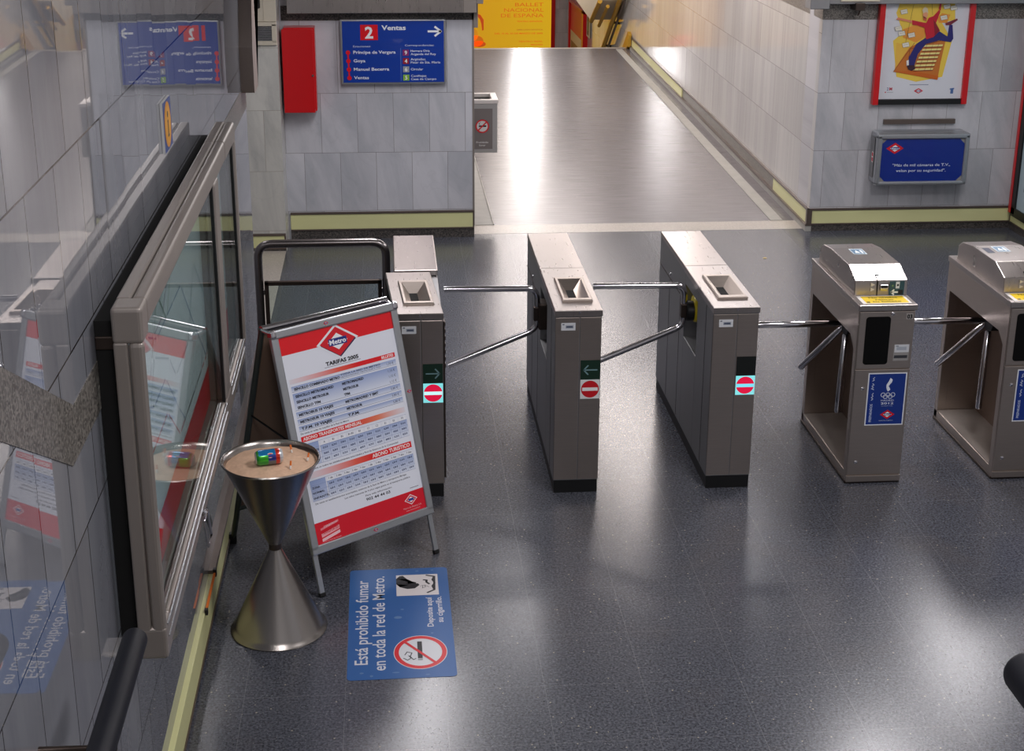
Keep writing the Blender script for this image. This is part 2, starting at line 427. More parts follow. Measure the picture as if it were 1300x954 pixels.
def thing(name, label, cat, loc=(0, 0, 0), group=None):
    o = bpy.data.objects.new(name, None); o.empty_display_size = 0.1
    C.objects.link(o); o.location = loc; o.matrix_basis = Matrix.Translation(loc)
    return set_props(o, label, cat, group)

def recenter(o):
    """move a top-level mesh's origin to the bottom centre of its own box"""
    vs = [v.co for v in o.data.vertices]
    c = Vector(((min(v.x for v in vs) + max(v.x for v in vs)) / 2, (min(v.y for v in vs) + max(v.y for v in vs)) / 2, min(v.z for v in vs)))
    o.data.transform(Matrix.Translation(-c)); o.location = c
    return o

def copy_tree(o, parent=None, delta=None):
    c = o.copy(); C.objects.link(c); c.parent = parent
    if delta is not None: c.location = Vector(o.location) + Vector(delta)
    for ch in [x for x in bpy.data.objects if x.parent == o]:
        copy_tree(ch, c)
    return c

# ------------------------------------------------------------------ flat printing (ink on sheets)
_txt = {}
def text_mesh(s, bold=0.0, shear=0.0):
    key = (s, bold, shear)
    if key in _txt: return _txt[key]
    cu = bpy.data.curves.new('t', 'FONT'); cu.body = s; cu.size = 1.0; cu.resolution_u = 2; cu.offset = bold; cu.shear = shear
    cu.fill_mode = 'FRONT'
    o = bpy.data.objects.new('t', cu); C.objects.link(o)
    dg = bpy.context.evaluated_depsgraph_get(); dg.update()
    me = o.evaluated_get(dg).to_mesh()
    vs = [(v.co.x, v.co.y) for v in me.vertices]; fs = [tuple(p.vertices) for p in me.polygons]
    o.evaluated_get(dg).to_mesh_clear()
    bpy.data.objects.remove(o); bpy.data.curves.remove(cu)
    if not vs: vs = [(0, 0)]; fs = []
    x0 = min(v[0] for v in vs); x1 = max(v[0] for v in vs)
    _txt[key] = ([(x - x0, y) for x, y in vs], fs, x1 - x0)
    return _txt[key]

class Print:
    """2-D print on a sheet: local x right, y DOWN from the top-left corner, in metres.  mtx maps (x, y_up, n) to the world."""
    def __init__(self, w, h, step=0.0004):
        self.w, self.h, self.step = w, h, step
        self.v = []; self.f = []; self.c = []; self.layer = 0
        self.back = None
    def poly(self, pts, col, layer=None):
        l = self.layer if layer is None else layer
        if isinstance(col, list): cs = [lin(c) for c in col]
        else: cs = [lin(col)] * len(pts)
        b = len(self.v)
        # orient counter-clockwise in y-up space
        A = sum(pts[i][0] * -pts[(i + 1) % len(pts)][1] - pts[(i + 1) % len(pts)][0] * -pts[i][1] for i in range(len(pts)))
        if A < 0: pts = pts[::-1]; cs = cs[::-1]
        for p in pts: self.v.append((p[0], -p[1], l * self.step))
        self.f.append(tuple(range(b, b + len(pts)))); self.c.append(cs)
        return self
    def rect(self, x0, y0, x1, y1, col, layer=None, col2=None):
        if col2: return self.poly([(x0, y0), (x1, y0), (x1, y1), (x0, y1)], [col, col2, col2, col], layer)
        return self.poly([(x0, y0), (x1, y0), (x1, y1), (x0, y1)], col, layer)
    def vgrad(self, x0, y0, x1, y1, c0, c1, layer=None):
        return self.poly([(x0, y0), (x1, y0), (x1, y1), (x0, y1)], [c0, c0, c1, c1], layer)
    def disc(self, cx, cy, rx, ry, col, layer=None, n=32):
        return self.poly([(cx + rx * math.cos(2 * PI * k / n), cy + ry * math.sin(2 * PI * k / n)) for k in range(n)], col, layer)
    def line(self, pts, w, col, layer=None):
        for (a, b) in zip(pts, pts[1:]):
            d = Vector((b[0] - a[0], b[1] - a[1])); L_ = max(d.length, 1e-6); n = Vector((-d.y, d.x)) / L_ * w / 2; e = d / L_ * w * 0.3
            self.poly([(a[0] + n.x - e.x, a[1] + n.y - e.y), (b[0] + n.x + e.x, b[1] + n.y + e.y), (b[0] - n.x + e.x, b[1] - n.y + e.y), (a[0] - n.x - e.x, a[1] - n.y - e.y)], col, layer)
        return self
    def ring(self, cx, cy, rx, ry, w, col, layer=None, n=32, wy=None):
        wy = wy or w
        for k in range(n):
            a, b = 2 * PI * k / n, 2 * PI * (k + 1) / n
            P = lambda t, s: (cx + (rx - w * s) * math.cos(t), cy + (ry - wy * s) * math.sin(t))
            self.poly([P(a, 0), P(b, 0), P(b, 1), P(a, 1)], col, layer)
        return self
    def text(self, s, x, y, h, col, align='l', width=None, bold=0.012, rot=0, layer=None, shear=0.0):
        """baseline at y, cap height h; rot in degrees counter-clockwise"""
        l = self.layer if layer is None else layer
        vs, fs, w = text_mesh(s, bold, shear)
        k = h / 0.69
        kx = k if width is None else width / max(w, 1e-6)
        W = w * kx
        ox = {'l': 0, 'c': -W / 2, 'r': -W}[align]
        ca, sa = math.cos(math.radians(rot)), math.sin(math.radians(rot))
        b = len(self.v); c = lin(col)
        for (vx, vy) in vs:
            px, py = vx * kx + ox, vy * k
            self.v.append((x + px * ca - py * sa, -y + px * sa + py * ca, l * self.step))
        for f in fs:
            self.f.append(tuple(b + i for i in f)); self.c.append([c] * len(f))
        return self
    def metro(self, cx, cy, w, h, layer=1, word='Metro', red='d01224'):
        R = lambda a, b: [(cx - a, cy), (cx, cy - b), (cx + a, cy), (cx, cy + b)]
        self.poly(R(w / 2, h / 2), red, layer)
        self.poly(R(w * 0.29, h * 0.29), 'f2f2f4', layer + 1)
        self.rect(cx - w * 0.235, cy - h * 0.12, cx + w * 0.235, cy + h * 0.12, '1b2f86', layer + 2)
        if word: self.text(word, cx, cy + h * 0.075, h * 0.15, 'ffffff', 'c', width=w * 0.40, layer=layer + 3, bold=0.02)
        return self
    def build(self, name, m, mtx, parent=None, label=None, thick=0.002, backcol='c8c8c8'):
        me = bpy.data.meshes.new(name)
        # sheet body
        w, h, t = self.w, self.h, -thick
        if thick > 0:
            b = len(self.v)
            s = -self.step
            P = [(0, 0, s), (w, 0, s), (w, -h, s), (0, -h, s), (0, 0, t), (w, 0, t), (w, -h, t), (0, -h, t)]
            self.v += P
            F = [(3, 2, 1, 0), (4, 5, 6, 7), (0, 1, 5, 4), (1, 2, 6, 5), (2, 3, 7, 6), (3, 0, 4, 7)]
            for f in F:
                self.f.append(tuple(b + i for i in f)); self.c.append([lin(backcol)] * 4)
        me.from_pydata([mtx @ Vector(v) for v in self.v], [], self.f)
        at = me.color_attributes.new('ink', 'FLOAT_COLOR', 'CORNER')
        vals = []
        for cs in self.c:
            for c in cs: vals += [c[0], c[1], c[2], 1.0]
        at.data.foreach_set('color', vals)
        me.materials.append(m)
        o = bpy.data.objects.new(name, me); C.objects.link(o)
        if parent is not None:
            o.parent = parent
            M4 = Matrix.Identity(4); p = parent; chain = []
            while p is not None: chain.append(p.matrix_basis.copy()); p = p.parent
            for c in reversed(chain): M4 = M4 @ c
            o.matrix_basis = M4.inverted()
        if label: o['label'] = label
        return o

def frame_mtx(origin, right, upv):
    r = Vector(right).normalized(); u = Vector(upv).normalized(); n = r.cross(u)
    m = Matrix.Identity(4)
    for i in range(3): m[i][0], m[i][1], m[i][2] = r[i], u[i], n[i]
    m.translation = Vector(origin)
    return m

# facing -y (towards the camera): right = +x ; facing +x (off the left wall): right = +y
def face_cam(x, y, ztop): return frame_mtx((x, y, ztop), (1, 0, 0), (0, 0, 1))

# ================================================================== THE SETTING
YB = 12.22
CX0, CX1 = 0.71, 3.60        # corridor side walls
XL, XR = -0.83, 5.39

b = BM(); b.box(-1.9, XR + .1, -0.5, YB + 0.07, -0.2, 0.0); struct('floor', b, M['floor'])
b = BM(); b.box(CX0, CX1 + .25, YB + 0.36, 23.5, -0.2, 0.0); struct('floor', b, M['cfloor'])
b = BM(); b.box(CX0, CX1 + .25, 23.5, 23.62, -0.2, 0.003, 0.002); struct('trim_1', b, M['thresh'])
b = BM(); b.box(-1.9, XR, YB + 0.07, YB + 0.36, -0.2, 0.001); struct('trim_2', b, M['thresh'])
b = BM(); b.box(-1.12, -0.85, 8.85, 11.87, -0.1, 0.0015); struct('trim_3', b, M['thresh'])
# gutter channels along the corridor walls
b = BM(); b.box(CX0, 0.90, YB + .36, 23.4, -0.01, 0.006, 0.002).box(0.895, 0.905, YB + .36, 23.4, -0.01, 0.012); struct('trim_4', b, M['concrete'])
b = BM(); b.prism([(3.36, YB + .36), (3.47, YB + .36), (3.70, 23.4), (3.60, 23.4)], 'z', -0.01, 0.006); struct('trim_5', b, M['concrete'])
# stair towards the camera
b = BM()
for i in range(14):
    b.box(XL + .02, 3.0, 3.3 - 0.30 * (i + 1), 3.3 - 0.30 * i, -0.01, 0.16 * (i + 1) - 0.0)
struct('floor', b, M['granite'])
# walls
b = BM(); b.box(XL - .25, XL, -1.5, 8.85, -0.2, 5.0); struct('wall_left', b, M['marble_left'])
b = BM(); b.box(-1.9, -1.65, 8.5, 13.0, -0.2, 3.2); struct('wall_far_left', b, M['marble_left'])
b = BM(); b.box(-1.9, XL - .015, 11.87, 13.0, -0.0, 3.0); struct('wall_column', b, M['marble_col'])
b = BM(); b.box(XL - .02, CX0, YB, 24.0, -0.2, 3.0); struct('wall_back', b, M['marble_back'])
b = BM(); b.box(CX1 - 0.0, XR + .3, YB, YB + 0.4, -0.2, 3.0)
struct('wall_back_right', b, M['marble_right'])
b = BM(); b.prism([(3.598, YB + 0.004), (3.85, YB + 0.004), (4.1, 34.0), (3.84, 34.0), (3.84, 23.5)], 'z', -3.2, 3.0); struct('wall_corridor', b, M['marble_corr'])
b = BM(); b.box(XR, XR + .3, 2.5, YB + .2, -0.2, 5.0); struct('wall_right', b, M['marble_corr'])
b = BM(); b.box(CX0 - .5, 4.2, 31.2, 31.4, -4.0, 3.0); struct('wall_stairwell', b, M['marble_back'])
b = BM(); b.box(CX0 - .4, CX0, 24.0, 31.4, -4.0, 3.0); struct('wall_stairwell', b, M['marble_corr'])
# stairs going down beyond the corridor
b = BM()
for i in range(16):
    b.box(CX0, 3.84, 23.62 + 0.3 * i, 23.62 + 0.3 * (i + 1), -4.0, -0.16 * (i + 1))
b.box(CX0, 3.84, 23.62 + 4.8, 31.2, -4.0, -2.56)
struct('floor', b, M['granite'])
# ceilings
b = BM(); b.box(-1.9, XR + .3, 6.6, 34.0, 2.97, 3.1); struct('ceiling', b, M['ceil'])
b = BM(); b.box(-1.9, XR + .3, 6.4, 6.6, 2.97, 5.0); struct('wall_bulkhead', b, M['ceil'])
b = BM(); b.box(-1.9, XR + .3, -1.5, 6.6, 4.9, 5.0); struct('ceiling', b, M['ceil'])

# skirtings: pale yellow strip between brown metal trims over a dark granite plinth
def skirting(axis, const, a0, a1, side, name='baseboard_back', zt=(0.035, 0.165), prot=0.022, trim0=None):
    """axis: along which the strip runs; side: +1/-1 the direction it stands proud of the wall"""
    def bx(a, b_, d0, d1, z0, z1, bb, bev=0.0015):
        if axis == 'x': bb.box(a, b_, min(const + side * d0, const + side * d1), max(const + side * d0, const + side * d1), z0, z1, bev)
        else: bb.box(min(const + side * d0, const + side * d1), max(const + side * d0, const + side * d1), a, b_, z0, z1, bev)
    bb = BM(); bx(a0, a1, -0.01, prot - .006, zt[0], zt[1], bb); struct(name, bb, M['yellow'])
    t0 = trim0 if trim0 is not None else a0
    bb = BM(); bx(t0, a1, -0.01, prot + .002, zt[1], zt[1] + 0.017, bb); bx(a0, a1, -0.01, prot, zt[0] - 0.012, zt[0], bb)
    # upright joints
    bx(a1 - .012, a1, -0.01, prot, zt[0], zt[1], bb); struct('trim_6', bb, M['trim'])
    bb = BM(); bx(a0, a1, -0.01, prot - .008, 0.0, zt[0] - 0.012, bb, 0); struct('trim_7', bb, M['granite_dark'])

# along the back block the plinth is taller, as the photograph shows
skirting('x', YB, XL + .004, CX0, -1, 'baseboard_back', (0.088, 0.216))
skirting('x', YB, CX1, XR, -1, 'baseboard_back', (0.068, 0.182))
skirting('y', XL, 2.5, 8.85, 1, 'baseboard_left', (0.03, 0.165), 0.028, trim0=5.95)
skirting('x', 11.87, -1.65, XL - .018, -1, 'baseboard_column', (0.03, 0.13))
skirting('y', XR, 9.0, YB - .03, -1, 'baseboard_right', (0.068, 0.16))
# corridor skirting follows the wall, broken away in its middle
def corr_skirt():
    def seg(y0, y1, z0, z1, d, m, nm):
        bb = BM()
        k = lambda y: 3.598 + (y - YB) * (3.84 - 3.598) / (23.5 - YB)
        bb.prism([(k(y0) - d, y0), (k(y0) + .02, y0), (k(y1) + .02, y1), (k(y1) - d, y1)], 'z', z0, z1); struct(nm, bb, m)
    seg(YB - .02, 13.5, 0.068, 0.18, 0.018, M['yellow'], 'baseboard_corridor')
    seg(18.6, 23.2, 0.068, 0.18, 0.018, M['yellow'], 'baseboard_corridor')
    seg(13.5, 18.6, 0.068, 0.18, 0.006, M['granite'], 'baseboard_corridor')
    seg(YB - .025, 23.3, 0.18, 0.196, 0.024, M['trim'], 'trim_8')
    seg(YB - .025, 23.3, 0.05, 0.068, 0.035, M['trim'], 'trim_8')
    seg(YB - .02, 23.3, 0.0, 0.05, 0.03, M['concrete'], 'trim_9')
    seg(YB - .027, YB + .012, 0.05, 0.196, 0.026, M['trim'], 'trim_8')
corr_skirt()
# orange edge left where the trim has come off the left skirting
b = BM(); b.box(XL + .022, XL + .031, 5.62, 5.94, 0.166, 0.176); struct('trim_10', b, M['orange'])
b = BM(); b.box(XL + .02, XL + .034, 5.94, 5.965, 0.155, 0.19, .002).box(XL + .02, XL + .034, 5.60, 5.622, 0.155, 0.18, .002); struct('trim_10', b, M['black'])

# granite bands at head height
b = BM(); b.box(XL - .005, CX0, YB - 0.004, YB + .1, 1.812, 1.93); struct('trim_11', b, M['granite_dark'])
b = BM(); b.box(CX1 - .002, XR, YB - 0.004, YB + .1, 1.797, 1.93); struct('trim_11', b, M['granite'])
b = BM(); b.prism([(3.594, YB - .002), (3.7, YB - .002), (3.94, 23.5), (3.834, 23.5)], 'z', 1.80, 1.97); struct('trim_11', b, M['granite'])
# left wall: level over the hall, raking up beside the stair
b = BM(); b.prism([(8.85, 1.716), (8.85, 1.857), (3.675, 1.857), (-0.5, 1.857 + 4.175 * 0.53), (-0.5, 1.716 + 4.105 * 0.53), (3.605, 1.716)], 'x', XL - .02, XL + .0025)
struct('trim_12', b, M['granite'])
# raking stair tiles keep one joint line over the band
# steel cornice over the back blocks
b = BM(); b.box(-0.775, 0.62, YB - 0.16, YB, 1.885, 2.45, 0.004); struct('trim_13', b, M['steel_top'])
b = BM(); b.box(0.62, 0.725, YB - 0.16, YB, 1.885, 2.45, 0.004).box(0.725, 0.78, YB - .16, YB + .04, 1.955, 2.45, .004).box(0.71, 0.745, YB - .02, YB + .04, 1.75, 1.96, .002)
struct('trim_13', b, M['alu_frame'])
b = BM(); b.box(3.44, 3.60, YB - .16, YB, 1.90, 2.45, .004).box(3.60, XR, YB - .12, YB, 1.935, 2.45, .004); struct('trim_13', b, M['steel_side'])
# metal corner of the left block beside the corridor mouth
b = BM(); b.box(CX0 - .012, CX0 + .004, YB - .004, YB + .012, 0.1, 1.885); struct('trim_14', b, M['alu_frame'])

# ================================================================== GATE CABINETS
GY0, GL, GW = 7.034, 1.5, 0.235

def signal_print(x, arrow, lit, parent):
    """pictogram window in the right half of the front face: an arrow field over a no-entry field"""
    p = Print(0.100, 0.104)
    p.rect(0, 0, .100, .104, '0c2b1e' if arrow else '070d0c', 0)
    if arrow:
        s = 1 if arrow == 'r' else -1
        c = .05
        col = '6f8f94'
        p.line([(c - s * .034, .052), (c + s * .034, .052)], .007, col, 1)
        p.line([(c + s * .034, .052), (c + s * .012, .028)], .007, col, 1)
        p.line([(c + s * .034, .052), (c + s * .012, .076)], .007, col, 1)
    p.build('arrow_signal', M['ink'], face_cam(x + .132, GY0 - .0035, .733), parent, thick=.003, backcol='101010')
    p = Print(0.100, 0.104)
    if lit:
        p.rect(0, 0, .1, .104, '7fd8dc', 0); p.disc(.05, .052, .047, .047, 'd0103c', 1); p.rect(.004, .044, .096, .062, 'c4f4f8' if lit == 1 else '74d8ea', 2)
    else:
        p.rect(0, 0, .1, .104, 'e4e6e6', 0); p.disc(.05, .052, .046, .046, 'c81020', 1); p.rect(.010, .043, .090, .061, 'f2f2f2', 2)
    p.build('no_entry_signal', M['ink_lit'] if lit else M['ink'], face_cam(x + .132, GY0 - .0035, .629), parent, thick=.003, backcol='303030')

def gate(x, label, arrow, lit, skew_lid=False, sticker=True):
    t = thing('exit_gate_cabinet', label, 'turnstile', (x + GW / 2, GY0 + GL / 2, 0), 'exit gate cabinets with slotted lids')
    y1 = GY0 + GL
    # body: front post, recessed hub bay in the left side, rear box
    b = BM()
    if skew_lid:
        b.box(x, x + GW, GY0 + .003, y1, 0.07, 0.965, .004)
    else:
        ry0, ry1 = 7.42, 7.76
        b.box(x + .10, x + GW, GY0 + .003, y1, 0.07, 0.97, .003)
        b.box(x, x + .11, GY0 + .003, ry0, 0.07, 0.97, .003)
        b.box(x, x + .11, ry1, y1, 0.07, 0.97, .003)
        b.box(x, x + .11, ry0 - .002, ry1 + .002, 0.07, 0.60, .003)
        b.box(x, x + .11, ry0 - .002, ry1 + .002, 0.905, 0.97, .003)
    obj('body', b, M['steel_side'], t)
    # front: two doors with a shadow gap
    for (a, c) in ((x + .001, x + .1235), (x + .1265, x + GW - .001)):
        b = BM(); b.box(a, c, GY0, GY0 + .012, 0.075, 0.962, .003); obj('front_door', b, M['steel'], t)
    b = BM(); b.box(x + .004, x + GW - .004, GY0 + .004, y1 - .004, 0.0, 0.072); obj('plinth', b, M['blackmetal'], t)
    # side panels seams and rivets
    for yy in (7.20, 7.88, 8.2):
        b = BM(); b.box(x - .0012, x + .002, yy, yy + .004, 0.08, 0.80 if yy > 7.3 else .96); obj('panel_joint', b, M['steel_dark'], t)
    b = BM(); b.box(x - .0025, x + .002, 7.90, y1 - .01, 0.805, 0.811); obj('panel_joint', b, M['steel_dark'], t)
    for (yy, zz) in ((8.19, .835),):
        b = BM(); mt = Matrix.Translation((x, yy, zz)) @ Matrix.Rotation(-PI / 2, 4, 'Y')
        b.lathe([(0, .007), (.006, .006), (.010, .002), (.010, -.004)], seg=16, mtx=mt); obj('rivet', b, M['chrome'], t)
    # lids
    if skew_lid:
        b = BM(); b.prism([(x + .0, 7.80), (x + .236, 7.80), (x + .236, y1), (x + .0, y1)], 'z', .968, 1.0, .003); obj('rear_lid', b, M['steel_top'], t)
        sk = lambda u, y: (x + u - .044 * (y - GY0) / (7.765 - GY0), y)
        ye = 7.765
    else:
        b = BM(); b.box(x - .002, x + GW + .002, 7.792, y1, .97, 1.0, .003); obj('rear_lid', b, M['steel_top'], t)
        sk = lambda u, y: (x + u, y)
        ye = 7.788
    LO = [sk(-.003, GY0 - .006), sk(GW + .003, GY0 - .006), sk(GW + .003, ye), sk(-.003, ye)]
    O = [sk(.050, 7.165), sk(.205, 7.165), sk(.205, 7.57), sk(.050, 7.57)]
    I = [sk(.066, 7.195), sk(.190, 7.195), sk(.190, 7.54), sk(.066, 7.54)]
    D = [sk(.100, 7.215), sk(.142, 7.215), sk(.142, 7.46), sk(.100, 7.46)]
    def ringed(bm, loops):
        V = [[bm.verts.new((p[0], p[1], z)) for p in l] for (l, z) in loops]
        fs = []
        for A, B in zip(V, V[1:]):
            for k in range(4): fs.append(bm.faces.new((A[k], A[(k + 1) % 4], B[(k + 1) % 4], B[k])))
        return V, fs
    b = BM()
    c3 = [(p[0] + (0.003 if k in (0, 3) else -0.003), p[1] + (0.003 if k < 2 else -0.003)) for k, p in enumerate(LO)]
    V, fs = ringed(b.bm, [(LO, .968), (LO, .997), (c3, 1.0), (I, 1.0), (I, .968)])
    for k in range(4): fs.append(b.bm.faces.new((V[4][k], V[4][(k + 1) % 4], V[0][(k + 1) % 4], V[0][k])))
    bmesh.ops.recalc_face_normals(b.bm, faces=fs)
    lid = obj('front_lid', b, M['steel_top'], t)
    b = BM()
    O2 = [(p[0] + (0.004 if k in (0, 3) else -0.004), p[1] + (0.004 if k < 2 else -0.004)) for k, p in enumerate(O)]
    V, fs = ringed(b.bm, [(O, 1.0005), (O, 1.010), (O2, 1.014), (I, 1.014), (D, .9735)])
    bmesh.ops.recalc_face_normals(b.bm, faces=fs)
    obj('slot_collar', b, M['steel'], t)
    b = BM(); b.prism(D, 'z', .9705, .9738); obj('ticket_slot', b, M['void'], t)
    b = BM(); b.lathe([(0, 0), (.006, 0), (.006, -.012)], seg=12, mtx=Matrix.Translation((x + .122, GY0 - .008, .988)) @ Matrix.Rotation(PI / 2, 4, 'X')); obj('lid_lock', b, M['chrome'], t)
    # maker's plate, words as in the photograph
    p = Print(.072, .040)
    p.rect(0, 0, .072, .040, 'd2d4d8', 0); p.rect(.022, .013, .062, .029, '9aa0ac', 1); p.rect(.026, .017, .058, .025, '4a5266', 2)
    p.rect(.006, .006, .016, .011, '4a5266', 1)
    p.build('name_plate', M['ink'], face_cam(x + .030, GY0 - .0008, .934), t, thick=.001)
    signal_print(x, arrow, lit, t)
    return t

X1, X2, X3 = 0.016, 0.814, 1.617
g1 = gate(X1, 'leftmost slotted steel gate cabinet, its lid skewed, behind the tariff board', 'r', 1, True)
g2 = gate(X2, 'middle slotted steel gate cabinet, left arrow over an unlit no-entry sign', 'l', 0)
g3 = gate(X3, 'slotted steel gate cabinet with yellow ringed hub, blank field over lit no-entry sign', None, 2)

# extra fittings on T1: dark mechanism edge seen on its right side, brown gap behind the lid
b = BM(); b.box(X1 + GW, X1 + GW + .010, 7.05, 7.10, .10, .95, .003)
for k in range(7):
    b.box(X1 + GW + .008, X1 + GW + .014, 7.06, 7.09, .70 + k * .037, .72 + k * .037, .002)
obj('side_rack', b, M['steel_dark'], g1)

def arc_pts(p0, c, p1, n=7):
    """rounded corner from p0 via corner c to p1 (quadratic)"""
    p0, c, p1 = Vector(p0), Vector(c), Vector(p1)
    return [(p0 * (1 - t) ** 2 + c * 2 * t * (1 - t) + p1 * t * t) for t in [k / n for k in range(n + 1)]]

def bent_hub(x, parent, yellow):
    """hub on the left side of a slotted cabinet with two bent tube arms"""
    hy = 7.60
    hx = x - .035
    if yellow:
        b = BM(); mt = Matrix.Translation((x + .02, hy, .80)) @ Matrix.Rotation(-PI / 2, 4, 'Y')
        b.lathe([(0, .045), (.05, .045), (.055, .040), (.055, .0), (0, .0)], seg=28, mtx=mt); h = obj('hub', b, M['black'], parent)
        b = BM(); mt = Matrix.Translation((x + .06, hy - .005, .815)) @ Matrix.Rotation(-PI / 2, 4, 'Y')
        b.lathe([(0, .046), (.07, .046), (.076, .038), (.076, .0), (0, .0)], seg=28, mtx=mt); obj('hub_ring', b, M['yellow_ring'], h)
        b = BM(); b.box(x + .055, x + .09, hy - .03, hy + .035, .84, .90, .003); obj('hub_label', b, M['yellow_ring'], h)
        b = BM(); b.box(x - .0265, x - .0255, hy - .02, hy - .005, .785, .80).box(x - .0265, x - .0255, hy + .002, hy + .014, .795, .812); obj('hub_mark', b, M['paper'], h)
    else:
        b = BM(); b.box(x - .03, x + .09, hy - .045, hy + .06, .72, .87, .01); h = obj('hub', b, M['steel_dark'], parent)
    b = BM(); b.box(hx - .02, hx + .03, hy - .022, hy + .022, .765, .845, .006); obj('arm_bracket', b, M['steel_dark'], parent)
    r = .0165
    top = Vector((hx, hy, .945))
    pts = [Vector((x - .535, hy + .005, .948)), Vector((hx - .06, hy, .945))] + arc_pts((hx - .055, hy, .945), (hx, hy, .945), (hx, hy, .885)) + [Vector((hx, hy, .83))]
    b = BM(); b.tube(pts, r); obj('arm', b, M['chrome'], parent)
    e = Vector((x - .52, hy - .05, .535)); c = Vector((hx, hy, .715))
    d = (e - c).normalized()
    pts = [Vector((hx, hy, .79)), Vector((hx, hy, .765))] + arc_pts((hx, hy, .76), c, c + d * .055) + [e]
    b = BM(); b.tube(pts, r); obj('arm', b, M['chrome'], parent)

M['yellow_ring'] = mat('yellow_plastic', 'd8c21c', 0.4, noise=0.05)
bent_hub(X2, g2, False)
bent_hub(X3, g3, True)

# ================================================================== TRIPOD TURNSTILES (entrance)
TX, TY0, TL, TW = 2.372, 7.04, 0.878, 0.292

def olympic_sticker():
    p = Print(.205, .292)
    p.rect(0, 0, .205, .292, 'dfe3ea', 0); p.rect(.006, .006, .199, .286, '10307f', 1)
    # flame ribbon
    fl = [(.118, .028), (.130, .038), (.128, .052), (.118, .064), (.112, .074), (.118, .084), (.122, .094), (.110, .104), (.104, .094), (.100, .080), (.100, .066), (.108, .052), (.114, .040)]
    p.poly(fl, 'dfe4ee', 2)
    for i, (cx, cy) in enumerate(((.086, .122), (.112, .122), (.138, .122), (.099, .132), (.125, .132))):
        p.ring(cx, cy, .0125, .0125, .003, 'd5dbe8', 2, 20)
    p.text('MADRID', .112, .158, .009, 'd8deea', 'c', width=.068, layer=2, bold=0)
    p.text('2012', .112, .175, .011, 'd8deea', 'c', width=.068, layer=2)
    p.text('Candidate City', .112, .186, .005, 'aab4d0', 'c', width=.060, layer=2, bold=0)
    p.metro(.118, .232, .078, .052, 2)
    p.text('www.metromadrid.es', .112, .268, .006, 'c3cbe0', 'c', width=.075, layer=2, bold=0)
    p.text('PREPARADOS', .034, .272, .013, 'c3cde6', 'l', width=.100, rot=90, layer=2)
    p.line([(.026, .150), (.034, .143), (.024, .136), (.034, .128), (.027, .120), (.034, .112)], .0035, 'c3cde6', 2)
    p.line([(.034, .092), (.020, .086), (.032, .080), (.022, .072), (.034, .066), (.026, .058)], .0035, 'c3cde6', 2)
    p.line([(.024, .044), (.034, .038), (.026, .032), (.034, .024)], .0035, 'c3cde6', 2)
    return p

